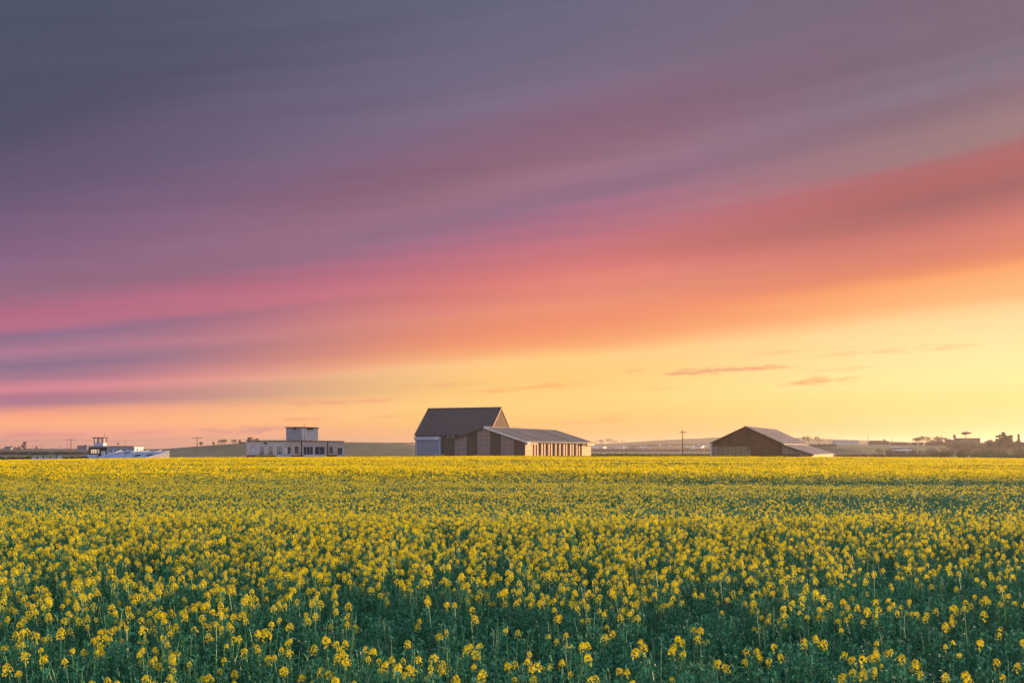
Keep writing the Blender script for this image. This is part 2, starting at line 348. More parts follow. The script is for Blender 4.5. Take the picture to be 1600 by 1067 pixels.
class Hill:
    def __init__(s, name, pts, Dc, Df, Db, m, rough=0.0, seed=1):
        s.Dc, s.Df, s.Db = Dc, Df, Db
        s.xp = np.array([wx(p, Dc) for p, _ in pts]); s.zp = np.array([wz(y, Dc) for _, y in pts])
        s.rough = rough; s.seed = seed
        xs = np.linspace(s.xp[0], s.xp[-1], 120); ys = np.concatenate([np.linspace(Df, Dc, 26), np.linspace(Dc, Db, 8)[1:]])
        X, Y = np.meshgrid(xs, ys); Z = s.z(X, Y); nx = len(xs)
        Fc = [(j * nx + i, j * nx + i + 1, (j + 1) * nx + i + 1, (j + 1) * nx + i) for j in range(len(ys) - 1) for i in range(nx - 1)]
        me = bpy.data.meshes.new(name); me.from_pydata(np.stack([X, Y, Z], -1).reshape(-1, 3).tolist(), [], Fc); me.materials.append(m)
        me.polygons.foreach_set('use_smooth', [True] * len(Fc)); me.update()
        o = bpy.data.objects.new(name, me); COL.objects.link(o); o['kind'] = 'structure'; s.o = o
    def z(s, x, y):
        zc = np.interp(x, s.xp, s.zp)
        t = np.where(y < s.Dc, (y - s.Df) / (s.Dc - s.Df), (s.Db - y) / (s.Db - s.Dc)); t = np.clip(t, 0, 1)
        f = t * t * (3 - 2 * t)
        r = s.rough * (np.sin(x * 0.9 / s.Dc * 90 + s.seed) + np.sin(x * 2.3 / s.Dc * 90 + y * .02)) * f * 0.5
        return -1.6 + (zc + 1.6) * f + r
    def at(s, px, y):
        """the point of the slope seen at that pixel"""
        best = None
        for D in np.linspace(s.Df, s.Dc, 300):
            x = wx(px, D); z = float(s.z(x, D)); yy = HY - (z - CAMZ) * F / D
            if best is None or abs(yy - y) < best[0]: best = (abs(yy - y), x, D, z)
        return best[1:]
    def crest(s, px):
        x = wx(px, s.Dc); return x, s.Dc, float(s.z(x, s.Dc))

H_left = Hill('hill', [(205, 714), (235, 708), (265, 703.5), (300, 699.5), (340, 696), (385, 692.5), (450, 690.3), (540, 690.5), (600, 691.5), (648, 694), (700, 698), (760, 706), (800, 714)], 520, 330, 760, M['meadow'])
H_far_left = Hill('hill', [(-400, 703), (-100, 702.5), (0, 702.2), (60, 702), (110, 701.5), (140, 701), (200, 701.5), (265, 702), (330, 703), (420, 705), (500, 708)], 900, 480, 1300, M['far_field'])
H_right = Hill('hill', [(820, 702), (870, 697), (925, 694), (985, 690.5), (1045, 687), (1110, 683.5), (1170, 682.5), (1230, 685), (1290, 688), (1350, 690.5), (1430, 691.5), (1550, 692), (1700, 691), (2000, 694), (2200, 700)], 2100, 900, 3000, M['heath'], 0.5, 2)
H_right_mid = Hill('hill', [(1150, 713), (1200, 706), (1245, 697), (1290, 694.3), (1345, 694.2), (1400, 695), (1440, 697), (1490, 697), (1550, 696.5), (1640, 696), (1800, 700), (1900, 712)], 620, 380, 850, M['meadow'])

# ------------------------------------------------------------------ buildings
TH = R(23.0); CT, ST = math.cos(TH), math.sin(TH)
class Frame:
    """local axes of the old airfield buildings: x to the right and nearer, y away and to the right"""
    def __init__(s, px, D): s.O = (wx(px, D), D)
    def at(s, x, y): return (s.O[0] + CT * x + ST * y, s.O[1] - ST * x + CT * y)
    def x(s, px, y=0.0):
        k = (px - CX) / F; return (k * (s.O[1] + CT * y) - s.O[0] - ST * y) / (CT + k * ST)
    def y(s, px, x=0.0):
        k = (px - CX) / F; return (k * (s.O[1] - ST * x) - s.O[0] - CT * x) / (ST - k * CT)
    def z(s, yy, x, y): return wz(yy, s.at(x, y)[1])
    def thing(s, name, label, cat): return thing(name, label, cat, (s.O[0], s.O[1], 0), -TH)

def wall(mb, axis, a0, a1, c0, c1, z0, z1, openings):
    """wall along an axis with rectangular openings (a0, a1, z0, z1)"""
    cuts = sorted({a0, a1, *[v for o in openings for v in o[:2] if a0 < v < a1]})
    for p, q in zip(cuts, cuts[1:]):
        m = 0.5 * (p + q); spans = sorted((o[2], o[3]) for o in openings if o[0] < m < o[1]); z = z0
        for b, t in spans + [(z1, z1)]:
            if b - z > 1e-3:
                if axis == 'x': mb.box(p, q, c0, c1, z, b)
                else: mb.box(c0, c1, p, q, z, b)
            z = max(z, t)
def window(parent, axis, a0, a1, c, z0, z1, out, mullions=1, transoms=0, fm=None, gm=None, t=0.06, back=True):
    """frame as a part, its panes as sub-parts; c = outer wall face, out = +1/-1 towards the outside"""
    fm = fm or M['frame']; gm = gm or M['glass_dark']
    mb = MB(); d0, d1 = c - out * 0.12, c - out * 0.04
    def bar(p, q, zz0, zz1):
        if axis == 'x': mb.box(p, q, d0, d1, zz0, zz1)
        else: mb.box(d0, d1, p, q, zz0, zz1)
    bar(a0, a1, z0, z0 + t); bar(a0, a1, z1 - t, z1); bar(a0, a0 + t, z0 + t, z1 - t); bar(a1 - t, a1, z0 + t, z1 - t)
    inner = [a0 + t] + [a0 + (a1 - a0) * (i + 1) / (mullions + 1) for i in range(mullions)] + [a1 - t]
    for m in inner[1:-1]: bar(m - t / 2, m + t / 2, z0 + t, z1 - t)
    w = mb.build('window', fm, parent)
    for p, q in zip(inner, inner[1:]):
        g = MB(); e0, e1 = c - out * 0.09, c - out * 0.075
        p2, q2 = p + t / 2, q - t / 2
        if axis == 'x': g.box(p2, q2, e0, e1, z0 + t, z1 - t)
        else: g.box(e0, e1, p2, q2, z0 + t, z1 - t)
        g.build('pane', gm, w)
    return w
def corrugate(mb, a0, a1, depth, step, f):
    """corrugated strip: f(a, d) -> (bottom point, top point)"""
    n = max(2, int(round((a1 - a0) / step)))
    prev = None
    for i in range(n + 1):
        a = a0 + (a1 - a0) * i / n; d = depth if i % 2 else 0.0
        cur = f(a, d)
        if prev: mb.poly([prev[0], cur[0], cur[1], prev[1]])
        prev = cur
def roof_slope(parent, name, y0, y1, pitch, x_eave, z_eave, x_ridge, z_ridge, m, thick=0.07, ribs=3):
    """sheets laid side by side along y, each a part: slab with standing ribs at slightly uneven height"""
    n = max(1, int(round((y1 - y0) / pitch))); rnd = random.Random(name + str(y0) + str(x_eave))
    for i in range(n):
        a, b = y0 + (y1 - y0) * i / n + 0.012, y0 + (y1 - y0) * (i + 1) / n - 0.012
        dz = rnd.uniform(0, 0.035)
        mb = MB(); prof = [(x_eave, z_eave + dz), (x_ridge, z_ridge + dz), (x_ridge, z_ridge + thick + dz), (x_eave, z_eave + thick + dz)]
        if x_eave > x_ridge: prof = prof[::-1]
        mb.prism_y(prof, a, b)
        for k in range(ribs):
            c = a + (b - a) * (k + 0.5) / ribs
            rp = [(x, z + thick) for x, z in prof[:2]] if False else [(x_eave, z_eave + thick + dz + 0.002), (x_ridge, z_ridge + thick + dz + 0.002), (x_ridge, z_ridge + thick + dz + 0.05), (x_eave, z_eave + thick + dz + 0.05)]
            if x_eave > x_ridge: rp = rp[::-1]
            mb.prism_y(rp, c - 0.05, c + 0.05)
        mb.build(name, m, parent)

# ---- long low shed in the middle
def long_shed():
    f = Frame(757, 190); t = f.thing('long_shed', 'long low gabled shed with grey roof and a sunlit side of pale posts', 'shed')
    L, HR, xl, hl, xr, hr = 37.7, 6.25, -6.1, 4.33, 8.1, 3.72
    B = -1.0
    roofz = lambda x: HR + (hl - HR) * (x / xl) if x < 0 else HR + (hr - HR) * (x / xr)
    roof_slope(t, 'roof_sheet', -0.3, L + 0.3, 2.4, xl - 0.35, roofz(xl) - 0.11, 0.0, HR, M['asb_roof'])
    roof_slope(t, 'roof_sheet', -0.3, L + 0.3, 2.4, xr + 0.55, roofz(xr) - 0.17, 0.0, HR, M['asb_roof'])
    MB().prism_y([(-0.22, HR + .05), (0.22, HR + .05), (0.0, HR + 0.20)], -0.32, L + 0.32).build('ridge_cap', M['asb_roof'], t)
    for s, xe, ze in ((-1, xl - 0.37, roofz(xl) - 0.12), (1, xr + 0.57, roofz(xr) - 0.18)):
        p = [(xe, ze - 0.24), (0, HR - 0.20), (0, HR + 0.11), (xe, ze + 0.10)]
        MB().prism_y(p if s < 0 else p[::-1], -0.36, -0.305).build('barge_board', M['dark_board'] if s < 0 else M['trim_pale'], t)
    cuts = [xl, f.x(729), f.x(746), f.x(766), f.x(783), f.x(803), xr]
    for i, (a, b) in enumerate(zip(cuts, cuts[1:])):
        if i % 2 == 0:                                  # pale framed panels
            top = [(b, roofz(b) - .02), (a, roofz(a) - .02)]
            if a < 0 < b: top = [(b, roofz(b) - .02), (0, HR - .02), (a, roofz(a) - .02)]
            p = MB().prism_y([(a + .04, B), (b - .04, B)] + [(x + (.04 if x == a else -.04 if x == b else 0), z) for x, z in top], 0.0, 0.12).build('gable_panel', M['mesh_panel'], t)
            c = 0.5 * (a + b)
            MB().box(c - .05, c + .05, -0.05, -0.002, B, roofz(c) - .15).build('mullion', M['mesh_rail'], p)
            for zz in (1.7, 2.55, 3.4, 4.25, 5.0):
                if zz < min(roofz(a), roofz(b)) - .2: MB().box(a + .14, c - .052, -0.035, -0.002, zz, zz + .09).build('rail', M['mesh_rail'], p)
                if zz < min(roofz(a), roofz(b)) - .2: MB().box(c + .052, b - .14, -0.035, -0.002, zz, zz + .09).build('rail', M['mesh_rail'], p)
            for xx in (a + .09, b - .09): MB().box(xx - .05, xx + .05, -0.05, -0.002, B, roofz(xx) - .12).build('stile', M['mesh_rail'], p)
        else:                                           # dark boarding between them
            n = 9
            for k in range(n):
                p, q = a + (b - a) * k / n + .008, a + (b - a) * (k + 1) / n - .008
                j = 0.02 * (k % 2)
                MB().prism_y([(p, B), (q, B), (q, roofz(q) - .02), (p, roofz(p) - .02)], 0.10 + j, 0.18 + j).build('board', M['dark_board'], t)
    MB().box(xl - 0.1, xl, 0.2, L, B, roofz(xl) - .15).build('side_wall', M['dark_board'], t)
    MB().prism_y([(xl, B), (xr - .5, B), (xr - .5, roofz(xr - .5) - .05), (0, HR - .05), (xl, roofz(xl) - .05)], L - .15, L).build('end_wall', M['dark_board'], t)
    # sunny long side
    y1, y2, y3 = f.y(832.3, xr), f.y(836.5, xr), f.y(909, xr)
    MB().box(xr - 0.55, xr - 0.45, y1, y3, B, hr - .15).build('back_wall', M['brown_back'], t)
    n = 9
    for k in range(n):                                  # planked near bay
        z0, z1 = B + (3.05 - B) * k / n + .01, B + (3.05 - B) * (k + 1) / n - .01
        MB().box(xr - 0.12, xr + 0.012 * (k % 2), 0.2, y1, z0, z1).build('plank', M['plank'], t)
    n = 9
    for k in range(n):
        z0, z1 = B + (2.9 - B) * k / n + .01, B + (2.9 - B) * (k + 1) / n - .01
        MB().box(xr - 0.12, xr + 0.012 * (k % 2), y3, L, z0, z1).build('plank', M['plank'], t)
    MB().box(xr - .1, xr + .5, 0.0, 1.6, 3.07, 3.62).build('lintel_box', M['roller'], t)
    MB().box(xr - .1, xr + .42, 1.62, y2, 3.07, 3.62).build('lintel', M['plank'], t)
    MB().box(xr - .1, xr + .42, y3 - 1.0, y3 + 1.9, 2.92, 3.55).build('lintel_box', M['dark_board'], t)
    MB().box(xr - .1, xr + .60, y3 + 1.92, L + 0.9, 2.92, 3.62).build('lintel', M['plank'], t)
    MB().box(xr - .3, xr - .02, y2, y3 - 1.0, hr - .42, hr - .1).build('wall_plate', M['brown_back'], t)
    for zx in (560, 605, 672, 716, 780, 822, 889, 952, 1016, 1056, 1119, 1157, 1217, 1257):
        yy = f.y(780 + zx / 10, xr)
        if yy < y3: MB().box(xr - .25, xr - .02, yy - .32, yy + .32, B, hr - .43).build('post', M['post'], t)
    MB().tube((xr + .62, 0, hr - .28), (xr + .62, L, hr - .28), .07, .07, 6, caps=True).build('gutter', M['asb_roof'], t)
    return f
F_shed = long_shed()

# ---- tall dark barn behind it
def tall_barn():
    f = Frame(783, 225); t = f.thing('tall_barn', 'tall dark barn with a steep slate coloured roof and roller shutter', 'barn')
    L, HR, hw, HE, B = 18.0, 11.2, 6.2, 5.5, -1.0
    n = 12
    for k in range(n):
        a, b = -L + L * k / n + .01, -L + L * (k + 1) / n - .01
        for s in (-1, 1):
            p = [(s * (hw + .35), HE - .32), (0, HR), (0, HR + .08), (s * (hw + .35), HE - .24)]
            mb = MB().prism_x(p if s < 0 else p[::-1], a, b)
            for r in range(3):
                c = a + (b - a) * (r + .5) / 3
                q = [(s * (hw + .35), HE - .238), (0, HR + .082), (0, HR + .12), (s * (hw + .35), HE - .20)]
                mb.prism_x(q if s < 0 else q[::-1], c - .04, c + .04)
            mb.build('roof_sheet', M['slate_roof'], t)
    MB().prism_x([(-.3, HR + .02), (.3, HR + .02), (0, HR + .26)], -L - .1, .1).build('ridge_cap', M['ridge_cap'], t)
    for xx in (.02, -L - .14):
        for s in (-1, 1):
            p = [(s * (hw + .4), HE - .50), (0, HR - .15), (0, HR + .13), (s * (hw + .4), HE - .2)]
            MB().prism_x(p if s < 0 else p[::-1], xx, xx + .12).build('barge_board', M['plank'], t)
    g = [(-hw + .1, B), (hw - .1, B), (hw - .1, HE - .15), (0, HR - .2), (-hw + .1, HE - .15)]
    n = 10                                              # boarded right gable, board by board
    zr = lambda y: HR - .2 - (HR - HE) * abs(y) / hw
    for k in range(n):
        a, b = -hw + .1 + (2 * hw - .2) * k / n + .015, -hw + .1 + (2 * hw - .2) * (k + 1) / n - .015
        top = [(b, zr(b)), (a, zr(a))] if not a < 0 < b else [(b, zr(b)), (0, HR - .2), (a, zr(a))]
        MB().prism_x([(a, B), (b, B)] + top, -.12, -.03 + .02 * (k % 2)).build('gable_board', M['rust_wall'], t)
    MB().prism_x(g, -L + .02, -L + .14).build('end_wall', M['rust_wall'], t)
    MB().box(-L + .15, -.13, hw - .2, hw - .1, B, HE - .2).build('rear_wall', M['dark_wall'], t)
    yf = -hw + .1
    n = 14
    for k in range(n):
        a, b = -L + .15 + (L - .29) * k / n + .01, -L + .15 + (L - .29) * (k + 1) / n - .01
        MB().box(a, b, yf + .02 * (k % 2), yf + .14, B, HE - .2).build('wall_sheet', M['dark_wall'], t)
    MB().box(-L + .15, -L + 2.0, yf - .06, yf - .004, 4.95, HE - .22).build('eave_board', M['rust_wall'], t)
    # roller shutter bay standing out in front
    yp = yf - 0.8; xa, xb = f.x(649.3, yp), f.x(687, yp)
    zt, zb = f.z(682, -14, yp), f.z(687.3, -14, yp)
    for p, q in ((xa, xa + .25), (xb - .2, xb)): MB().box(p, q, yp + .1, yf - .005, B, zb - .06).build('door_jamb', M['fascia'], t)
    sh = MB().box(xa + .25, xb - .2, yp + .16, yp + .22, B, zb - .08).build('roller_shutter', M['roller'], t)
    n = 12
    for k in range(n):
        z0, z1 = B + (zb - .08 - B) * k / n + .012, B + (zb - .08 - B) * (k + 1) / n - .012
        MB().prism_x([(yp + .158, z0), (yp + .158, z1), (yp + .12, z1 - .05), (yp + .105, 0.5 * (z0 + z1)), (yp + .12, z0 + .05)][::-1], xa + .25, xb - .2).build('slat', M['roller'], sh)
    MB().box(xa - .1, xb + .05, yp - .06, yf - .005, zb - .055, zb).build('shutter_hood', M['dark'], t)
    fa = MB().box(xa - .1, xb + .05, yp - .1, yf - .005, zb + .003, zt).build('fascia', M['fascia'], t)
    cx, cz, r = f.x(682.3, yp), 0.5 * (zb + zt), 0.31
    mb = MB(); mb.prism_y([(cx + r * math.cos(2 * math.pi * i / 20), cz + r * math.sin(2 * math.pi * i / 20)) for i in range(20)], yp - .13, yp - .103)
    mb.build('round_emblem', M['white'], fa)
    e = MB(); e.prism_y([(cx - .20, cz - .17), (cx - .13, cz - .20), (cx + .12, cz + .06), (cx + .05, cz + .13)], yp - .15, yp - .132)
    e.prism_y([(cx - .02, cz + .03), (cx + .10, cz - .06), (cx + .20, cz + .12), (cx + .06, cz + .17)], yp - .151, yp - .132)
    e.build('emblem_mark', M['dark'], fa)
    rnd = random.Random(3)                              # weathered remains of lettering along the fascia: faint raised strips
    MB().box(xa - .28, xa - .1, yp - .05, yp + .25, zb - .05, zt - .05).build('end_box', M['brown_back'], t)
    # lean lights and doors on the dark wall
    for px in (700.5, 708.5):
        xx = f.x(px, yf); MB().box(xx - .12, xx + .12, yf - .22, yf - .004, 4.55, 5.15).build('vent_cowl', M['render_grey_shaded'], t)
    x0, x1 = f.x(693.5, yf), f.x(707, yf)
    d = MB(); d.box(x0, x1, yf - .09, yf - .004, B, 4.15); d.build('sliding_door', M['dark_board'], t)
    MB().tube((xa - .02, yp + .05, 0), (xa - .02, yp + .05, zb), .06, .06, 6).build('downpipe', M['post'], t)
    return f
F_barn = tall_barn()

# ---- right barn with lean-to
def lean_to_barn():
    f = Frame(1165, 180); t = f.thing('lean_to_barn', 'brown gabled barn with a lean-to sloping almost to the crop', 'barn')
    L, HR, xl, hl, xr, hr, xo, ho, B = 35.0, 6.15, -6.0, 3.35, 6.3, 3.2, 11.3, 1.28, -1.0
    rz = lambda x: HR + (hl - HR) * x / xl if x < 0 else (HR + (hr - HR) * x / xr if x < xr else hr - .10 + (ho - hr + .10) * (x - xr) / (xo - xr))
    roof_slope(t, 'roof_sheet', -.25, L + .25, 1.75, xl - .25, rz(xl) - .11, 0, HR, M['barn_roof'])
    roof_slope(t, 'roof_sheet', -.25, L + .25, 1.75, xr + .25, rz(xr - .001) - .12, 0, HR, M['barn_roof'])
    roof_slope(t, 'lean_to_sheet', -.25, L + .25, 1.75, xo + .25, ho - .06, xr + .05, hr - .28, M['barn_roof'])
    MB().prism_y([(-.22, HR + .05), (.22, HR + .05), (0, HR + .2)], -.28, L + .28).build('ridge_cap', M['barn_roof'], t)
    MB().box(xr + .0, xr + .3, -.2, L + .2, hr - .20, hr - .125).build('flashing', M['dark'], t)
    for xe, ze, x2, z2 in ((xl - .27, rz(xl) - .12, 0, HR), (xr + .27, rz(xr - .001) - .13, 0, HR), (xo + .27, ho - .07, xr + .06, hr - .28)):
        p = [(xe, ze - .16), (x2, z2 - .16), (x2, z2 + .10), (xe, ze + .10)]
        MB().prism_y(p if xe < 0 else p[::-1], -.31, -.255).build('barge_board', M['dark_board'], t)
    x1 = f.x(1169); x2 = f.x(1173); zt1 = f.z(697.4, -3, 0); zt2 = f.z(702.7, .7, 0)
    cuts = [xl, x1, x2, xr]
    edges = sorted({xl, x1, x2, 0.0, xr, *[xl + (xr - xl) * k / 13 for k in range(1, 13)]})
    edges = [e for i, e in enumerate(edges) if i == 0 or e - edges[i - 1] > .12]
    for i, (a, b) in enumerate(zip(edges, edges[1:])):
        mid = 0.5 * (a + b); zl = zt1 + .01 if mid < x1 else zt2 + .01 if mid < x2 else B; j = .025 * (i % 2)
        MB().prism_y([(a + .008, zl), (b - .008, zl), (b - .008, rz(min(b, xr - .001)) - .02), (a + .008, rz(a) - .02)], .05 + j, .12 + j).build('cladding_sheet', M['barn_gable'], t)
    n = 26
    for k in range(n):
        a, b = xl + (x1 - xl) * k / n + .012, xl + (x1 - xl) * (k + 1) / n - .012
        MB().box(a, b, -.02 + .02 * (k % 2), .06, B, zt1).build('board', M['olive_board'], t)
    MB().box(x1 + .01, x2, 0, .06, B, zt2).build('board', M['olive_board'], t)
    xm = f.x(1253)
    n = 15
    for k in range(n):
        a, b = xr + (xo - xr) * k / n + .012, xr + (xo - xr) * (k + 1) / n - .012
        MB().prism_y([(a, B), (b, B), (b, rz(b) - .22), (a, rz(a) - .22)], .02 * (k % 2), .08).build('board', M['grey_board'], t)
    x3 = f.x(1195)
    MB().box(x3, xm - .3, -.5, -.06, B, f.z(708.6, 6, 0)).build('low_wall', M['dark_board'], t)
    MB().tube((xl - .12, -.12, B), (xl - .12, -.12, 2.9), .13, .13, 8).tube((xl - .12, -.12, 2.9), (xl + .28, -.2, 3.35), .13, .11, 8).build('corner_post', M['trim_pale'], t)
    MB().box(xl, xl + .1, .16, L - .1, B, rz(xl) - .1).build('side_wall', M['barn_gable'], t)
    n = 12
    for k in range(n):
        a, b = .1 + (L - .2) * k / n + .012, .1 + (L - .2) * (k + 1) / n - .012
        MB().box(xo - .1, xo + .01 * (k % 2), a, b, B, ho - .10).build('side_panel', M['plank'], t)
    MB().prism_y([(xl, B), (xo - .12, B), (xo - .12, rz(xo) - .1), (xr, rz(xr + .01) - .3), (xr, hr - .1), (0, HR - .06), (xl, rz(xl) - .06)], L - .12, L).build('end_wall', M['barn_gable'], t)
    MB().tube((f.x(1143), 17, 4.0), (f.x(1143), 17, 6.4), .04, .03, 5).build('aerial', M['dark'], t)
    return f
F_rbarn = lean_to_barn()

# ---- flat roofed stone building with a rooftop block
def stone_block():
    f = Frame(443.5, 200); t = f.thing('flat_roofed_building', 'flat roofed stone building with a pale square block on its roof', 'building')
    B = -1.0; H = f.z(687.3, 0, 0); xw = f.x(385); yl = f.y(537)
    zf = lambda yy, px: f.z(yy, f.x(px), 0)
    zs = lambda yy, px: f.z(yy, 0, f.y(px))
    fo = [(f.x(393.3), f.x(398), B, zf(697, 395)), (f.x(406), f.x(412.2), zf(707.6, 409), zf(697, 409)), (f.x(420), f.x(426.2), zf(707.6, 423), zf(697, 423)), (f.x(432.3), f.x(441), zf(710.4, 437), zf(697.3, 437))]
    so = [(f.y(444.8), f.y(449), B, zs(698, 446)), (f.y(449.6), f.y(454.6), zs(709.5, 452), zs(698, 452)), (f.y(461), f.y(466.8), zs(706.3, 464), zs(697.2, 464)),
          (f.y(474.4), f.y(489.8), zs(710.6, 482), zs(697.4, 482)), (f.y(491.6), f.y(508), zs(710.6, 500), zs(697.4, 500)),
          (f.y(515), f.y(520.2), zs(705.8, 517), zs(697.6, 517)), (f.y(527.6), f.y(535.2), B, zs(699.7, 531))]
    w = MB(); wall(w, 'x', xw, 0, 0, .3, B, H - .16, fo); w.build('front_wall', M['stone'], t)
    w = MB(); wall(w, 'y', .301, yl, -.3, 0, B, H - .16, so); w.build('side_wall', M['stone'], t)
    MB().box(xw, xw + .3, .301, yl, B, H - .16).build('rear_wall', M['stone'], t)
    MB().box(xw + .301, -.301, yl - .3, yl, B, H - .16).build('end_wall', M['stone'], t)
    MB().box(xw + .31, -2.6, 2.2, 2.3, B, H - .2).build('partition', M['dark'], t); MB().box(-2.6, -2.5, 2.31, yl - .31, B, H - .2).build('partition', M['dark'], t)
    MB().box(xw - .14, .16, -.16, yl + .16, H - .155, H - .05).build('roof_slab', M['roof_edge'], t)
    MB().box(xw - .03, .03, -.03, -.003, B, zf(710.9, 410)).build('plinth', M['brick_plinth'], t)
    MB().box(.003, .03, .0, yl, B, zs(710.9, 480)).build('plinth', M['brick_plinth'], t)
    for o in fo[1:3]:
        window(t, 'x', o[0], o[1], 0, o[2], o[3], -1)
        MB().box(o[0] - .12, o[1] + .12, -.1, -.003, o[2] - .2, o[2] - .003).build('window_sill', M['pipe'], t)
    window(t, 'x', fo[3][0], fo[3][1], 0, fo[3][2], fo[3][3], -1, mullions=2)
    d = MB().box(fo[0][0] + .05, fo[0][1] - .05, .05, .12, B, fo[0][3] - .06).build('door', M['white_blue'], t)
    MB().box(fo[0][0] + .12, fo[0][1] - .12, .035, .048, 1.7, 2.2).build('panel', M['white'], d)
    MB().box(fo[0][0] + .12, fo[0][1] - .12, .035, .048, .6, 1.5).build('panel', M['white_blue'], d)
    MB().box(fo[3][0] - .1, .05, -.07, -.032, B, fo[3][2] - .003).build('spandrel_panel', M['white_blue'], t)
    # porch round the near corner and windows of the side
    MB().box(-.10, -.03, so[0][0] + .04, so[0][1] - .04, B, so[0][3] - .05).build('door', M['white'], t)
    window(t, 'y', so[1][0], so[1][1], 0, so[1][2], so[1][3], 1)
    MB().box(.032, .08, so[0][0], so[1][1], B, so[1][2] - .003).build('spandrel_panel', M['white_blue'], t)
    for o in (so[2], so[5]):
        window(t, 'y', o[0], o[1], 0, o[2], o[3], 1)
        MB().box(.003, .11, o[0] - .15, o[1] + .15, o[2] - .2, o[2] - .003).build('window_sill', M['pipe'], t)
    for o in so[3:5]:
        window(t, 'y', o[0], o[1], 0, o[2], o[3], 1, mullions=2 if o is so[3] else 1, t=.1)
        n = 5
        for k in range(n):
            if (k + (o is so[3])) % 2: continue
            a, b = o[0] + (o[1] - o[0]) * k / n, o[0] + (o[1] - o[0]) * (k + 1) / n
            cm = MB(); corrugate(cm, a, b, .08, .12, lambda q, d: ((-.45 - d, q, o[2]), (-.45 - d, q, o[3] - .05))); cm.build('curtain', M['curtain'], t)
    MB().box(.032, .09, so[3][0] - .1, so[4][1] + .1, B, so[3][2] - .005).build('spandrel_panel', M['white'], t)
    MB().box(-.01, .10, so[3][1] + .05, so[4][0] - .05, so[3][2], so[3][3]).build('white_post', M['white'], t)
    o = so[6]
    d = MB().box(-.15, -.08, o[0] + .05, 0.5 * (o[0] + o[1]), B, o[3] - .05).build('door', M['dark_board'], t)
    window(t, 'y', 0.5 * (o[0] + o[1]) + .05, o[1] - .02, 0, zs(709.8, 533), o[3] - .02, 1, mullions=0)
    MB().box(.002, .08, o[0] - .2, yl - .02, o[3], o[3] + .2).build('door_lintel', M['trim_pale'], t)
    MB().box(.035, .09, o[0] - .15, yl - .02, B, zs(709.9, 533)).build('spandrel_panel', M['white_blue'], t)
    MB().box(.002, .10, yl - .55, yl - .03, zs(709.9, 533) + .01, o[3] - .01).build('white_post', M['white'], t)
    for px in (470.4, 511.3):
        yy = f.y(px); MB().tube((.14, yy, B), (.14, yy, H - .16), .11, .11, 8).build('downpipe', M['pipe'], t)
    jm = MB().box(-.06, .06, -.08, -.004, -.17, 0).mesh('joist_end', M['pipe'])
    for px in [390, 395, 399.5, 404, 408.5, 413.5, 418, 422.5, 427.5, 432, 436.5, 441.3]: share('joist_end', jm, t, (f.x(px), 0, H - .32))
    jm2 = MB().box(.004, .08, -.11, .11, -.17, 0).mesh('joist_end', M['pipe'])
    for px in [450.3, 455.5, 460, 465.5, 476, 485, 494, 502, 507, 515, 522]: share('joist_end', jm2, t, (0, f.y(px), H - .162))
    def flood(name_parent, p, axis):
        l = MB(); x, y, z = p
        if axis == 'x': l.box(x - .3, x + .3, y - .35, y - .02, z - .22, z); l.tube((x, y, z + .15), (x, y - .2, z), .05, .05, 5)
        else: l.box(x + .02, x + .35, y - .45, y + .45, z - .22, z); l.tube((x, y, z + .15), (x + .2, y, z), .05, .05, 5)
        l.build('floodlight', M['dark'], name_parent)
    flood(t, (f.x(415.2), 0, zf(691.5, 415)), 'x')
    # rooftop block
    xs = -.45; ya = f.y(470, xs); yb = f.y(497, xs); xa = f.x(447, ya); ZT = f.z(667, xs, ya)
    MB().box(xa, xs - .001, ya, ya + .25, H + .02, ZT - .14).build('block_front_wall', M['render_grey_shaded'], t)  # shaded faces coloured darker than the sunlit ones of the same block
    bs = MB().box(xs - .25, xs, ya + .251, yb, H + .02, ZT - .14).build('block_side_wall', M['render_sunlit'], t)
    MB().box(xa, xa + .25, ya + .251, yb, H + .02, ZT - .14).build('block_rear_wall', M['render_grey_shaded'], t)
    MB().box(xa + .251, xs - .251, yb - .25, yb, H + .02, ZT - .14).build('block_end_wall', M['render_sunlit'], t)
    MB().box(xa - .12, xs + .14, ya - .14, yb + .14, ZT - .138, ZT + .03).build('block_roof', M['roof_edge'], t)
    y0, y1 = f.y(473, xs), f.y(477.3, xs); z0, z1 = H + .1, f.z(672.3, xs, y0)
    sg = MB().box(xs + .002, xs + .05, y0, y1, z0, z1).build('block_door', M['white'], t)
    yc = 0.5 * (y0 + y1); hz = (z1 - z0) / 3
    for k in range(3):
        zc = z0 + hz * (k + .5); g = MB()
        if k == 2: g.prism_x([(yc - .24, zc + .16), (yc, zc - .18), (yc + .24, zc + .16), (yc, zc + .08)], xs + .052, xs + .07)
        elif k == 1:
            for a in range(9):
                p, q = a * .6, (a + 1) * .6
                g.prism_x([(yc + .2 * math.cos(p), zc + .2 * math.sin(p)), (yc + .2 * math.cos(q), zc + .2 * math.sin(q)), (yc + .1 * math.cos(q), zc + .1 * math.sin(q)), (yc + .1 * math.cos(p), zc + .1 * math.sin(p))], xs + .052, xs + .07)
        else: g.box(xs + .052, xs + .07, yc - .2, yc + .2, zc - .2, zc + .12)
        g.build('door_mark', M['dark'], sg)
    flood(t, (f.x(461.2, ya), ya, ZT - .22), 'x'); flood(t, (xs, f.y(486, xs), ZT - .22), 'y'); flood(t, (xs, f.y(481, xs), ZT - .22), 'y')
    MB().tube((xs - 1, f.y(482, xs), ZT), (xs - 1, f.y(482, xs), ZT + .95), .035, .02, 5).build('aerial', M['dark'], t)
    return f
F_stone = stone_block()

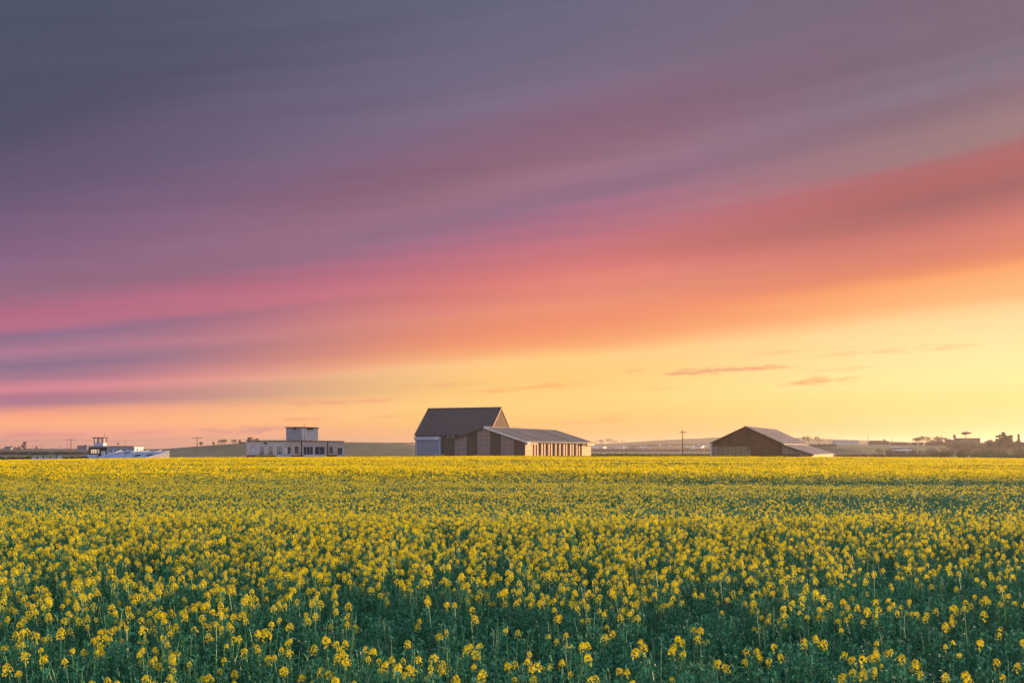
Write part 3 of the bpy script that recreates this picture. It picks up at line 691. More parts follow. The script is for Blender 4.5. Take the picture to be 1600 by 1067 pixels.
# ---- white control tower at the left
def control_tower():
    f = Frame(210, 300); t = f.thing('control_tower', 'white airfield control building with a glazed lookout on its flat roof', 'building')
    B = -2.2; Z = lambda yy: wz(yy, 304); H = Z(697)
    xw = f.x(138.5); yd = f.y(224); xd = f.x(167)
    fx = f.x
    fo = [(fx(141.3), fx(155.8), Z(708.8), Z(701.3))] + [(fx(a), fx(b), Z(z0), Z(z1)) for a, b, z0, z1 in ((168.8, 171.2, 706, 701.2), (172.2, 175.4, 706.6, 701.4), (178.9, 182, 707.5, 702), (183.1, 186.6, 705.2, 701), (190, 196.7, 704.8, 701.5), (201, 203.8, 704.8, 701.2), (204.9, 207.6, 704.6, 701.2))]
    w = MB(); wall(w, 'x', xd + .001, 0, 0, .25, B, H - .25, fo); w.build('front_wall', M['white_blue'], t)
    w = MB(); wall(w, 'x', xw, xd, 0, .25, B, H - .25, fo); w.build('dark_front_wall', M['dark'], t)
    so = [(f.y(213), f.y(216), Z(704.4), Z(701)), (f.y(218.6), f.y(220), Z(704.4), Z(701)), (f.y(221.6), f.y(223), Z(704.4), Z(701))]
    w = MB(); wall(w, 'y', .251, yd, -.25, 0, B, H - .25, so); w.build('side_wall', M['white'], t)  # plain white here, blue-tinted on the front: sun and shade painted in
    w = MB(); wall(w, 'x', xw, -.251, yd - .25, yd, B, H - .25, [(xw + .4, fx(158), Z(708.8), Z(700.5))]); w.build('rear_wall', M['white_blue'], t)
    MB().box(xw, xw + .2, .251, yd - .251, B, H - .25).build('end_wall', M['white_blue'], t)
    MB().box(xw - .8, .35, -.75, yd + .4, H - .24, H - .08).build('roof_slab', M['white_blue'], t)
    MB().box(xw - .85, .40, -.80, yd + .45, H - .078, H + .06).build('roof_edge', M['roof_edge'], t)
    window(t, 'x', *fo[0][:2], 0, *fo[0][2:], -1, mullions=4, t=.12, fm=M['pipe'], gm=M['glass_clear'])
    for i, o in enumerate(fo[1:]): window(t, 'x', *o[:2], 0, *o[2:], -1, mullions=1 if i == 4 else 0, fm=M['frame'])
    for o in so: window(t, 'y', *o[:2], 0, *o[2:], 1, mullions=0, gm=M['glass_dark'])
    # white board with a ring emblem on the dark wall
    xe0, xe1 = fx(158.6), fx(164.6); z0, z1 = Z(711.2), Z(705)
    sb = MB().box(xe0, xe1, -.08, -.003, z0, z1).build('emblem_board', M['white'], t)
    cx, cz, r = 0.5 * (xe0 + xe1), 0.5 * (z0 + z1), .40
    g = MB()
    for k in range(16):
        a, b = R(-60 + k * 300 / 16), R(-60 + (k + 1) * 300 / 16)
        a -= R(-30 + 0) - R(0); b -= R(-30)
        g.prism_y([(cx + (r - .12) * math.cos(a), cz + (r - .12) * math.sin(a)), (cx + r * math.cos(a), cz + r * math.sin(a)), (cx + r * math.cos(b), cz + r * math.sin(b)), (cx + (r - .12) * math.cos(b), cz + (r - .12) * math.sin(b))], -.10, -.082)
    g.box(cx - .13, cx + .13, -.10, -.082, cz - .28, cz + .06); g.build('ring_mark', M['blue_panel'], sb)
    # low white stair wall with a sloping end
    xs0, xs1, xs2 = fx(137.5, -2), fx(147, -2), fx(154, -2)
    zt = Z(709.9); MB().prism_y([(xs0, B), (xs1, B), (xs2, zt), (xs0, zt)], -2.2, -2.0).build('stair_wall', M['white_blue'], t)
    # glazed lookout
    y0 = .5; xb = fx(161, y0); xa = fx(146.5, y0); y1 = f.y(167, xb)
    zl, zg, zr = H + .06, Z(692.0), Z(684.6)
    lw = MB(); lw.box(xa, xb, y0, y0 + .12, zl, zg); lw.box(xb - .12, xb, y0 + .121, y1, zl, zg); lw.box(xa, xb - .121, y1 - .12, y1, zl, zg); lw.box(xa, xa + .12, y0 + .121, y1 - .121, zl, zg)
    lw.build('lookout_wall', M['white_blue'], t)
    pf = MB()
    for (x, y) in ((xa + .1, y0 + .1), (xb - .1, y0 + .1), (xb - .1, y1 - .1), (xa + .1, y1 - .1), (xa + (xb - xa) * .5, y0 + .1), (xa + (xb - xa) * .5, y1 - .1)): pf.box(x - .1, x + .1, y - .1, y + .1, zg, zr)
    fr = pf.build('lookout_frame', M['pipe'], t)
    for a, b in ((xa + .2, xa + (xb - xa) * .5 - .1), (xa + (xb - xa) * .5 + .1, xb - .2)):
        for yy in (y0 + .06, y1 - .08): MB().box(a, b, yy, yy + .02, zg, zr).build('pane', M['glass_clear'], fr)
    for xx in (xa + .06, xb - .08): MB().box(xx, xx + .02, y0 + .2, y1 - .2, zg, zr).build('pane', M['glass_clear'], fr)
    MB().box(xa - .25, xb + .25, y0 - .25, y1 + .25, zr, zr + .28).build('lookout_roof', M['roof_edge'], t)
    q = MB(); q.box(xa + .5, xa + 1.0, y0 + .6, y0 + 1.0, zg, zg + .35); q.box(xa + 1.3, xa + 1.5, y0 + .6, y0 + .8, zg, zg + .6); q.build('console', M['dark'], t)
    for px, top, ball in ((167, 676, 0), (184.6, 692.3, 1), (195.4, 688, 0)):
        xx = fx(px, 1.2); zb = zr + .28 if px < 168 else H + .06
        if px < 168: xx = xb
        a = MB().tube((xx, 1.2, zb), (xx, 1.2, Z(top)), .06, .04, 5, caps=True)
        if ball: a.box(xx - .28, xx + .28, .95, 1.45, Z(693.6), Z(692))
        a.build('aerial', M['dark'], t)
    return f
F_tower = control_tower()

# ---- white corrugated shed in front of the control tower (single slope)
def white_shed():
    f = Frame(190, 270); t = f.thing('white_shed', 'low white corrugated shed with one long roof slope beside the control building', 'shed')
    W = f.x(265, 0); zr = wz(705, 270); run = 8.2; slope = (zr - wz(714.3, 263)) / 7.4; ze = zr - slope * run; B = -2.2
    n = 14
    for k in range(n):
        a, b = W * k / n + .015, W * (k + 1) / n - .015; mb = MB()
        hi = zr + 0.12 * k / n
        mb.prism_x([(-run, ze), (0, hi), (0, hi - .08), (-run, ze - .08)], a, b)
        for r in range(4):
            c = a + (b - a) * (r + .5) / 4
            mb.prism_x([(-run, ze + .002), (-run, ze + .05), (0, hi + .05), (0, hi + .002)][::-1], c - .06, c + .06)
        mb.build('roof_sheet', M['white_blue'], t)
    for k in (0, 5, 8, 11.5):                            # raised flashings running up the slope
        a = W * k / n; mb = MB().prism_x([(-run - .05, ze + .07), (0, zr + .19), (0, zr + .30), (-run - .05, ze + .18)][::-1], a - .12, a + .12); mb.build('flashing', M['white'], t)
    for px, yy in ((199.5, 708.3), (214.5, 712.3), (234, 711.2)):   # dark hatches in the roof
        yl = -(705 - yy) / -9.3 * 7.4
        xl = f.x(px, yl); zz = zr + slope * yl
        MB().prism_x([(yl - .7, zz - slope * .7 + .07), (yl + .7, zz + slope * .7 + .07), (yl + .7, zz + slope * .7 + .26), (yl - .7, zz - slope * .7 + .26)], xl - .55, xl + .55).build('roof_hatch', M['dark'], t)
    MB().prism_x([(-run + .1, B), (-.02, B), (-.02, zr - .1), (-run + .1, ze - .1)][::-1], W - .12, W - .02).build('end_wall', M['render_grey_shaded'], t)  # grey on the sunward end only: colour darkened against the sunlight
    MB().prism_x([(-run + .1, B), (-.02, B), (-.02, zr - .1), (-run + .1, ze - .1)][::-1], .02, .12).build('end_wall', M['white_blue'], t)
    MB().box(.121, W - .121, -.12, -.02, B, zr - .1).build('rear_wall', M['white_blue'], t)
    MB().box(.121, W - .121, -run + .1, -run + .2, B, ze - .1).build('front_wall', M['white_blue'], t)
white_shed()

# ------------------------------------------------------------------ poles and wires
def pole(px, top, D, label, base=None, arm=True, m='wood_pole', r=.13, group=None, rz=0.35, armw=1.1):
    x = wx(px, D); zb = gz(x, D) - .3 if base is None else base
    zt = wz(top, D); t = thing('utility_pole', label, 'pole', (x, D, zb), rz, group)
    h = zt - zb
    MB().tube((0, 0, 0), (0, 0, h), r, r * .75, 8, caps=True).build('pole', M[m], t)
    if arm:
        MB().box(-armw, armw, -r - .12, -r - .01, h - .75, h - .6).build('crossarm', M[m], t)
        for xx in (-armw * .9, 0, armw * .9):
            MB().tube((xx, -r - .07, h - .6), (xx, -r - .07, h - .25), .07, .04, 6, caps=True).build('insulator', M['dark'], t)
    return Vector((x, D, zt))
P1 = pole(1066.5, 671.5, 280, 'lone wooden utility pole with a crossarm standing left of the lean-to barn', r=.14, armw=1.0)
P2 = pole(308, 681.8, 380, 'wooden utility pole on the hillside left of the stone building', base=float(H_left.z(wx(308, 380), 380)) - .3, armw=1.7, r=.16)
P3 = pole(111, 685, 420, 'wooden utility pole left of the white control building', base=-1.7, armw=1.9, r=.17)
for px, top, D, lab in ((1297, 682, 600, 'thin pole just left of the long pale hut on the right hill'), (1356.3, 676, 610, 'tallest thin pole between the long pale hut and the low house'), (1393.6, 679, 610, 'thin pole just right of the low house with a glowing gable')):
    pole(px, top, D, lab, base=float(H_right_mid.z(wx(px, D), D)) - .3, arm=False, r=.11)
for px, top, D, lab in ((1348.5, 694.5, 330, 'pale slender post in front of the olive meadow'), (1417.5, 691, 330, 'pale slender post right of the white polytunnels'), (1434, 690.5, 340, 'pale post below the broad bare tree')):
    pole(px, top, D, lab, arm=False, m='pale_pole', r=.09)
pole(645, 689.5, 235, 'pinkish post with a dark lamp head left of the tall barn', m='pale_pole', arm=False, r=.10)
def lamp_head(px, y, D, label):
    x = wx(px, D); z = wz(y, D)
for px, top, D, lab in ((50.5, 695, 890, 'leftmost faint mast on the far left skyline'), (65.5, 694, 890, 'faint mast right of the bird shaped shrub on the left skyline'), (94.5, 696, 890, 'short faint mast midway along the left skyline'), (105.5, 692, 890, 'taller faint mast just left of the utility pole')):
    pole(px, top, D, lab, base=float(H_far_left.z(wx(px, D), D)) - .5, arm=False, r=.14)
def wire(p, q, label, sag=0.8, r=.028):
    mb = MB(); n = 14; prev = None
    for i in range(n + 1):
        t = i / n; c = p.lerp(q, t); c.z -= sag * 4 * t * (1 - t)
        if prev is not None: mb.tube(prev, c, r, r, 4)
        prev = c
    tag(mb.build('overhead_wire', M['dark']), label, 'wire')
P0 = Vector((wx(-160, 440), 440, wz(689, 440))); P4 = Vector((wx(470, 420), 420, wz(684, 420)))
d = Vector((0, 0, -.3))
wire(P0 + d, P3 + d, 'overhead wire running in from the left edge to the pole', .5)
wire(P3 + d, P2 + d, 'overhead wire passing behind the glazed lookout', .9)
wire(P2 + d, P4 + d, 'overhead wire from the hillside pole towards the stone building', .6)

# ------------------------------------------------------------------ trees, bushes, hedges
def bare_tree_meshes(seed, spread=0.5, levels=7, upright=0.55, dense=1.0):
    rnd = random.Random(seed); tr, tw = MB(), MB()
    def grow(p, d, length, r, lev):
        q = p + d * length
        (tr if lev < 3 else tw).tube(p, q, r, r * .68, 5 if lev < 2 else 3)
        if lev >= levels: return
        for k in range(3 if lev < 4 else int(3 * dense)):
            a = Vector((rnd.gauss(0, 1), rnd.gauss(0, 1), rnd.gauss(.25, .5))).normalized()
            nd = (d * upright + a * (1 - upright) * (1.0 + spread)).normalized()
            grow(p.lerp(q, rnd.uniform(.55, 1.0)), nd, length * rnd.uniform(.62, .86), max(r * .60, .0048), lev + 1)
    grow(Vector((0, 0, -.03)), Vector((rnd.uniform(-.1, .1), 0, 1)).normalized(), .25, .022, 0)
    zs = max(v[2] for v in tw.v); ws = max(max(abs(v[0]) for v in tw.v), .01)
    for m in (tr, tw): m.v = [(x / ws * .5, y / ws * .5, z / zs) for x, y, z in m.v]
    return tr.mesh('trunk', M['bark']), tw.mesh('crown', M['twig'])
def fan_tree_meshes(seed):
    """short trunk that forks low into a rounded fan of fine twigs"""
    rnd = random.Random(seed); tr, tw = MB(), MB()
    def grow(p, d, length, r, lev):
        q = p + d * length
        (tr if lev < 2 else tw).tube(p, q, r, r * .68, 5 if lev < 2 else 3)
        if lev >= 6: return
        for k in range(3):
            a = Vector((rnd.gauss(0, 1), rnd.gauss(0, 1), rnd.gauss(.15, .6))).normalized()
            grow(p.lerp(q, rnd.uniform(.5, 1.0)), (d * .66 + a * .42).normalized(), length * rnd.uniform(.60, .82), max(r * .6, .0045), lev + 1)
    tr.tube((0, 0, -.05), (0, 0, .14), .026, .022, 6)
    for k in range(7):
        t = (k + .5) / 7 * 2 - 1; a = rnd.uniform(0, 3.14)
        d = Vector((t * .95, .5 * math.sin(a * 2), 1.05 - .45 * abs(t))).normalized()
        grow(Vector((0, 0, .12)), d, .34, .013, 1)
    zs = max(v[2] for v in tw.v); xs = sorted(abs(v[0]) for v in tw.v); w = xs[int(len(xs) * .97)]
    for m in (tr, tw): m.v = [(x / w * .5, y / w * .5, z / zs) for x, y, z in m.v]
    return tr.mesh('trunk', M['bark']), tw.mesh('crown', M['twig'])
def leaf_cloud(rnd, mb, c, rad, n, size, mi=0):
    for _ in range(n):
        v = Vector((rnd.gauss(0, 1), rnd.gauss(0, 1), rnd.gauss(0, 1))).normalized() * (rnd.random() ** .45)
        p = Vector(c) + Vector((v.x * rad[0], v.y * rad[1], v.z * rad[2]))
        a = Vector((rnd.gauss(0, 1), rnd.gauss(0, 1), rnd.gauss(0, 1))).normalized() * size * rnd.uniform(.6, 1.3)
        b = a.orthogonal().normalized() * size * rnd.uniform(.4, .9)
        mb.poly([p - a - b, p + a - b * .6, p + a * .8 + b, p - a * .7 + b], mi)
def clump_tree_meshes(seed, blobs, leaf=.05, n=90, trunk_h=.5):
    rnd = random.Random(seed); cr = MB(); tr = MB().tube((0, 0, -.05), (.01, 0, trunk_h), .03, .02, 6)
    for (x, z, rx, rz_) in blobs:
        leaf_cloud(rnd, cr, (x, rnd.uniform(-.1, .1), z), (rx, rx, rz_), n, leaf)
        tr.tube((.01, 0, trunk_h * .8), (x, 0, z), .014, .006, 4)
    return tr.mesh('trunk', M['bark']), cr.mesh('crown', M['needle'])
BARE = [bare_tree_meshes(s, spread=.5, upright=.5) for s in (3, 8, 12, 21)]
FAN = [fan_tree_meshes(s) for s in (2, 6, 11)]
AIRY = [bare_tree_meshes(s, spread=.3, levels=7, upright=.68, dense=1.0) for s in (5, 17)]
def tree(kind, px, top, base, D, width, label, z=None, cat='tree', name='bare_tree', group=None):
    x = wx(px, D); zb = wz(base, D) if z is None else z
    h = wz(top, D) - zb; w = width / F * D
    t = thing(name, label, cat, (x, D, zb), random.uniform(0, 6.28), group)
    trm, crm = kind
    share('trunk', trm, t, scale=(w, w, h)); share('crown', crm, t, scale=(w, w, h))
    return t
def hz(H, px, D): return float(H.z(wx(px, D), D))
# hillside trees left of the stone building
for i, (px, top, w, lab) in enumerate(((314, 689.5, 9, 'small bare tree just right of the hillside utility pole'), (333, 690, 6, 'smallest bare tree on the left hill crest'), (345, 686, 9, 'left half of the pair of rounded bare trees on the hill crest'), (351, 685.6, 9, 'right half of the pair of rounded bare trees on the hill crest'),
                                 (366, 686, 10, 'bare tree left of the hedge leading to the stone building'), (374, 686.5, 9, 'bare tree touching the hedge beside the stone building'), (391, 682, 13, 'flat topped bare tree showing over the stone building roof'), (401, 683.5, 8, 'low bare tree behind the stone building roof right of the flat topped one'))):
    D = 515; tree(FAN[i % 3] if i not in (1, 6) else BARE[i % 4], px, top, 0, D, w, lab, z=hz(H_left, px, D) - .2)
# trees right of the long shed
for i, (px, top, w, lab) in enumerate(((929, 689.5, 7, 'small round bare tree at the long shed eave'), (939, 685.8, 10, 'left one of two large round bare trees over the village'), (952.5, 685, 12, 'right one of two large round bare trees over the village'), (961, 688, 5, 'thin young tree just right of the two round trees'), (965, 688.3, 4, 'second thin young tree along the village skyline'),
                                 (971.3, 688, 3, 'dark lone sapling on the village skyline'), (975.8, 689, 3, 'last sapling where the hill begins to rise'))):
    D = 2050; tree((FAN + AIRY)[i % 3 if i < 3 else 3 + i % 2], px, top, 0, D, w, lab, z=hz(H_right, px, D) - 1)
for i, (px, top, w, lab) in enumerate(((1256, 680.5, 8, 'airy bare tree just beyond the lean-to barn roof'), (1264, 680, 9, 'airy bare tree left of the gap on the right skyline'), (1277, 681, 9, 'airy bare tree left of the long pale hut'))):
    D = 900; tree(FAN[i % 3], px, top, 692, D, w, lab)
tree(BARE[1], 1247.5, 684, 690, 800, 3, 'tiny dark bush on the skyline touching the lean-to barn roof', cat='bush', name='bush')
tree(FAN[0], 1440, 680.5, 698, 600, 32, 'broad low bare tree left of the purple thicket')
tree(FAN[1], 1464, 680, 696, 590, 15, 'bare tree with orange lit twigs at the left of the thicket')
tree(FAN[2], 1474, 682, 698, 580, 20, 'dense purple bare tree in the middle of the thicket')
tree(FAN[1], 1483, 685, 699, 575, 14, 'lower dense bare tree at the right of the thicket')
tree(AIRY[0], 1491, 677, 696, 585, 7, 'tall narrow bare tree left of the stepped roof')
tree(FAN[2], 1373, 700, 713, 400, 13, 'small bare tree in front of the olive meadow')
tree(FAN[0], 1386, 702, 713, 395, 10, 'second small bare tree below the low house')
UMB = clump_tree_meshes(4, [(-.3, .88, .2, .06), (-.05, .95, .22, .06), (.2, .9, .2, .06), (.38, .78, .14, .06), (.05, .85, .26, .07), (-.15, .80, .25, .07), (.2, .74, .2, .07)], .035, 110, .8)
tree(UMB, 1509, 674.5, 688, 570, 20, 'flat topped pine standing over the stepped roof', name='pine_tree')
PINE1 = clump_tree_meshes(9, [(-.42, .72, .12, .05), (-.30, .80, .10, .05), (-.2, .62, .15, .06), (-.02, .93, .07, .08), (0, .78, .12, .08), (.05, .6, .2, .1), (.25, .7, .14, .06), (.36, .75, .10, .05), (.2, .5, .25, .12), (0, .35, .35, .14), (.3, .3, .25, .14), (-.38, .5, .16, .08), (-.2, .45, .28, .13), (.1, .45, .3, .12), (0, .2, .42, .16), (.3, .6, .2, .08)], .035, 120, .9)
tree(PINE1, 1570, 675, 699, 420, 31, 'ragged dark pine with spreading layered branches near the right edge', name='pine_tree')
PINE2 = clump_tree_meshes(13, [(-.25, .9, .14, .08), (.0, .95, .1, .05), (.25, .82, .2, .05), (-.2, .7, .15, .06), (.1, .6, .2, .06), (.2, .4, .3, .13), (-.1, .25, .38, .16), (.0, .52, .3, .1)], .045, 110, .8)
tree(PINE2, 1591, 678, 699, 425, 10, 'narrow pine at the right edge of the photo', name='pine_tree')
tree(PINE2, 1547, 687, 699, 430, 12, 'small dark pine between the stepped roof and the ragged pine', name='pine_tree')
OAK = clump_tree_meshes(15, [(-.2, .88, .22, .13), (.05, .8, .2, .14), (-.1, .6, .2, .12), (.28, .55, .2, .12), (.15, .4, .22, .1), (-.1, .3, .25, .15)], .05, 80, .5)
tree(OAK, 37.5, 689.5, 704, 880, 10, 'tall two lobed dark tree on the far left skyline', name='leafy_tree')
tree(BARE[2], 29, 697, 703.5, 880, 9, 'low bare tree between the far left house and the two lobed tree')
tree(OAK, 23, 697.5, 703.5, 880, 4, 'small dark bush right of the far left house', name='bush', cat='bush')
tree(OAK, 57, 696.2, 702.5, 880, 4, 'small bird shaped dark shrub on a stem on the left skyline', name='bush', cat='bush')
def hedge(px0, px1, y0, y1, D, label, m, depth=4.0, name='hedge', leaf=None, slope=0, n=None, zb=None):
    rnd = random.Random(int(px0 * 7 + y0)); mb = MB(); x0, x1 = wx(px0, D), wx(px1, D)
    top = wz(y0, D); top1 = wz(y0 + slope, D); bot = wz(y1, D) if zb is None else zb; w = x1 - x0; hgt = max(top, top1) - bot
    k = n or max(8, min(60, int(w / max(hgt * .42, .5))))
    leaf = (leaf or max(.12, D / 1600 * .9)) * .62
    for i in range(k):
        u = (i + rnd.random()) / k; tz = top + (top1 - top) * u; hh = (tz - bot) * rnd.uniform(.72, 1.0)
        rx = max(w / k * 1.0, hgt * .45); cnt = int(min(1100, max(140, 1.5 * rx * hh * .5 * 3.14 / leaf ** 2)))
        leaf_cloud(rnd, mb, (x0 + w * u, D + rnd.uniform(-.5, .5) * depth, bot + hh * .5), (rx, depth * .4, hh * .5), cnt, leaf)
    return tag(mb.build(name, m), label, 'hedge' if name == 'hedge' else name.split('_')[-1])
hedge(-60, 40, 711.8, 721, 232, 'dark bramble hedge at the left end of the field edge', M['hedge_dark'])
hedge(40, 137, 712.0, 719, 262, 'low dark hedge behind the white fence panels', M['hedge_dark'], depth=2)
hedge(1462, 1530, 701, 717, 260, 'near dark green bushes at the right field edge', M['hedge'], 6)
hedge(1520, 1660, 699.5, 718, 275, 'taller green hedge running out at the right edge', M['hedge'], 8, slope=-2)
hedge(1530, 1660, 706, 719, 250, 'front row of low green scrub before the right hedge', M['hedge'], 4)
hedge(1308, 1470, 708.2, 715, 300, 'low brown hedge along the foot of the olive meadow', M['scrub'], 3)
hedge(1385, 1480, 698, 714, 420, 'dense brown thicket behind the pale posts', M['scrub'], 14)
hedge(1478, 1600, 686.8, 706, 480, 'purple brown scrub slope below the stepped roof', M['scrub'], 16)
hedge(1530, 1640, 688, 704, 500, 'high scrub bank right of the stepped roof', M['scrub'], 14, slope=5)
hedge(1396, 1482, 690.3, 696, 590, 'skyline hedge right of the low brown house', M['scrub'], 5)
hedge(1248, 1306, 692.2, 698, 560, 'skyline hedge between the lean-to barn and the long pale hut', M['scrub'], 4)
hedge(1452, 1502, 684.5, 699, 575, 'purple thicket of rounded bushes left of the stepped roof', M['scrub'], 10)
hedge(1546, 1640, 685.5, 701, 430, 'dark rounded bushes round the foot of the ragged pine', M['hedge_dark'], 8)
hedge(283, 386, 699.3, 701.5, 510, 'thin hedge line climbing the crest of the left hill', M['hedge_dark'], 3, slope=-8, leaf=.35)
hedge(374, 386, 690, 694, 508, 'short thick hedge at the stone building roof edge', M['hedge_dark'], 3, leaf=.35)
hedge(536, 650, 690.6, 692.3, 518, 'hedge line along the hill between the stone building and tall barn', M['hedge_dark'], 3, slope=2.0, leaf=.3)
hedge(1000, 1112, 708.3, 714, 330, 'low dark hedge right of the long shed beneath the village', M['scrub'], 3, slope=-1)
hedge(920, 1005, 707.5, 714, 330, 'low grassy bank beside the long shed end', M['hedge'], 3)
hedge(-30, 142, 704.3, 710.5, 560, 'broad band of purple scrub below the left skyline', M['hedge_dark'], 14, leaf=.4)
hedge(-30, 142, 700.7, 703, 885, 'dark hedge along the far left skyline', M['hedge_dark'], 8, leaf=.5)
hedge(985, 1112, 695.0, 697.0, 1500, 'upper hedge line crossing the brown hill above the village', M['scrub'], 8, leaf=.9, slope=-3.5)
hedge(905, 1115, 700.5, 705, 1000, 'belt of brown woodland in front of the village houses', M['scrub'], 40, leaf=.9)

# ------------------------------------------------------------------ distant houses
def house(px, top, base, D, width, label, wallm, roofm, z=None, group=None, rz=0.0, depth=6, name='house', chimney=True, wins=0, eave=.55):
    x = wx(px, D); zb = wz(base, D) if z is None else z; h = wz(top, D) - zb; w = width / F * D
    t = thing(name, label, 'house' if name == 'house' else name.split('_')[-1], (x, D, zb), rz, group)
    he = h * eave
    b = MB(); b.prism_x([(-depth / 2, -1.5), (depth / 2, -1.5), (depth / 2, he), (0, h - .12), (-depth / 2, he)], -w / 2, w / 2); b.build('wall', wallm, t)
    rf = MB()
    for s in (-1, 1):
        p = [(s * (depth / 2 + .25), he - .12), (0, h - .1), (0, h), (s * (depth / 2 + .25), he - .02)]
        rf.prism_x(p if s < 0 else p[::-1], -w / 2 - .2, w / 2 + .2)
    r = rf.build('roof', roofm, t)
    if chimney: MB().box(w * .32, w * .32 + .7, -.35, .35, h - .5, h + .75).build('chimney', M['trim_pale'] if wallm == M['white'] else M['brick_plinth'], r)
    for k in range(wins):
        c = -w / 2 + w * (k + .5) / wins
        MB().box(c - w / wins * .22, c + w / wins * .22, -depth / 2 - .06, -depth / 2 - .004, he * .45, he * .8).build('window', M['dark'], t)
    return t
house(13.5, 697.3, 702.8, 870, 10, 'blue grey house with a dark roof on the far left skyline', M['render_grey_shaded'], M['tile_roof'], depth=5, eave=.4, wins=3)
house(128, 695.8, 702.5, 640, 12, 'dark roofed house half hidden behind the control building', M['render_grey_shaded'], M['tile_roof'], depth=6, eave=.36, rz=.46, wins=3)
tiny = thing
for i, (px, y, w) in enumerate(((942, 700.5, 4), (945.3, 700.3, 3.5), (951, 702, 5), (960.5, 700.5, 4), (963.8, 700.3, 3), (966.5, 700.5, 3.2), (970, 700.4, 3.4), (973, 700.5, 3), (977, 699.8, 4), (964, 703.5, 3),
                                (1000.7, 699.4, 2.6), (1005.6, 699.2, 3.4), (1010.6, 699.6, 3.2), (1003, 702, 3), (1014.8, 701, 3.2), (1031, 696.6, 2.6), (1076, 698.7, 6), (1081, 700, 4), (1083.5, 701.2, 4), (1088, 700, 4), (1094.5, 699.8, 5), (1092.3, 696.2, 2.2), (1097.5, 698.6, 4), (1103, 697.8, 3), (1109, 695.6, 3))):
    x, D, z = H_right.at(px, y)
    house(px, y - 3.0 - (i % 3) * .3, y, D, w, 'tiny white house in the distant hillside village', M['white'], M['tile_roof'], z=z, group='white houses of the distant village', rz=random.uniform(-.5, .5), eave=.72, depth=7)
for px, top, base, w, lab in ((930.5, 697.0, 701.5, 11, 'large pale blue roofed house beside the long shed end'), (988, 698.2, 701.6, 8, 'pinkish house in the middle of the distant village'), (1046, 692.6, 696.8, 3, 'tall narrow white house higher up the brown hill')):
    x, D, z = H_right.at(px, base)
    house(px, top, base, D, w, lab, M['white'] if px != 988 else M['mesh_panel'], M['white_blue'] if px < 940 else M['tile_roof'], z=z, depth=8)
def long_hut():
    D = 600; x0, x1 = wx(1306, D), wx(1342, D); zb = hz(H_right_mid, 1324, D) - .4; zt = wz(688, D); w = x1 - x0; h = zt - zb
    t = thing('long_hut', 'long pale flat topped hut on the skyline beyond the lean-to barn', 'building', (0.5 * (x0 + x1), D, zb), 0.06)
    MB().box(-w / 2, w / 2, 0, 6, -1, h - .15).build('wall', M['trim_pale'], t)
    MB().box(-w / 2 - .2, w / 2 + .2, -.2, 6.2, h - .148, h).build('roof', M['mesh_panel'], t)
    for k in range(7):
        c = -w / 2 + w * (k + .5) / 7; MB().box(c - .5, c + .5, -.06, -.004, h * .45, h * .72).build('window', M['post'], t)
long_hut()
house(1373, 688, 695.6, 600, 25, 'low brown house with a hipped roof right of the long pale hut', M['mesh_panel'], M['ridge_cap'], rz=.1, depth=8, wins=4)
def polytunnel(px0, px1, y0, y1, D, label):
    x0, x1 = wx(px0, D), wx(px1, D); h = wz(y0, D) - wz(y1, D); zb = wz(y1, D); w = x1 - x0
    t = thing('polytunnel', label, 'polytunnel', (0.5 * (x0 + x1), D, zb))
    mb = MB(); r = 3.0; prof = [(-r, -.05)] + [(r * math.cos(math.pi - math.pi * i / 10), h * math.sin(math.pi * i / 10)) for i in range(11)] + [(r, -.05)]
    mb.prism_x(prof[::-1], -w / 2, w / 2); mb.build('cover', M['white'], t)
    for k in range(5):
        c = -w / 2 + w * k / 4
        hp = MB(); q = [(1.012 * a, b * 1.012 + .01) for a, b in prof[1:-1]]
        for a, b in zip(q, q[1:]): hp.tube((c, a[0], a[1]), (c, b[0], b[1]), .06, .06, 4)
        hp.build('hoop', M['trim_pale'], t)
polytunnel(1387, 1403, 698.0, 699.2, 440, 'upper white polytunnel strip below the low house')
polytunnel(1397, 1420, 702.0, 703.6, 400, 'lower white polytunnel strip in front of the brown thicket')
def stepped_roof():
    D = 540; t = thing('stepped_building', 'purple brown building with a stepped flat roofline under the flat topped pine', 'building', (wx(1512, D), D, wz(697, D)), 0)
    X = lambda p: wx(p, D) - wx(1512, D); Zz = lambda y: wz(y, D) - wz(697, D)
    MB().box(X(1487), X(1500.5), 0, 7, -1, Zz(687.2)).build('low_wing', M['brown_back'], t)
    MB().box(X(1500.52), X(1531), -.5, 8, -1, Zz(684.9)).build('main_block', M['brown_back'], t)
    MB().box(X(1500), X(1531.6), -.8, 8.3, Zz(684.88), Zz(684.2)).build('roof', M['mesh_panel'], t)
    MB().box(X(1486.6), X(1500.4), -.3, 7.3, Zz(687.18), Zz(686.6)).build('roof', M['mesh_panel'], t)
stepped_roof()
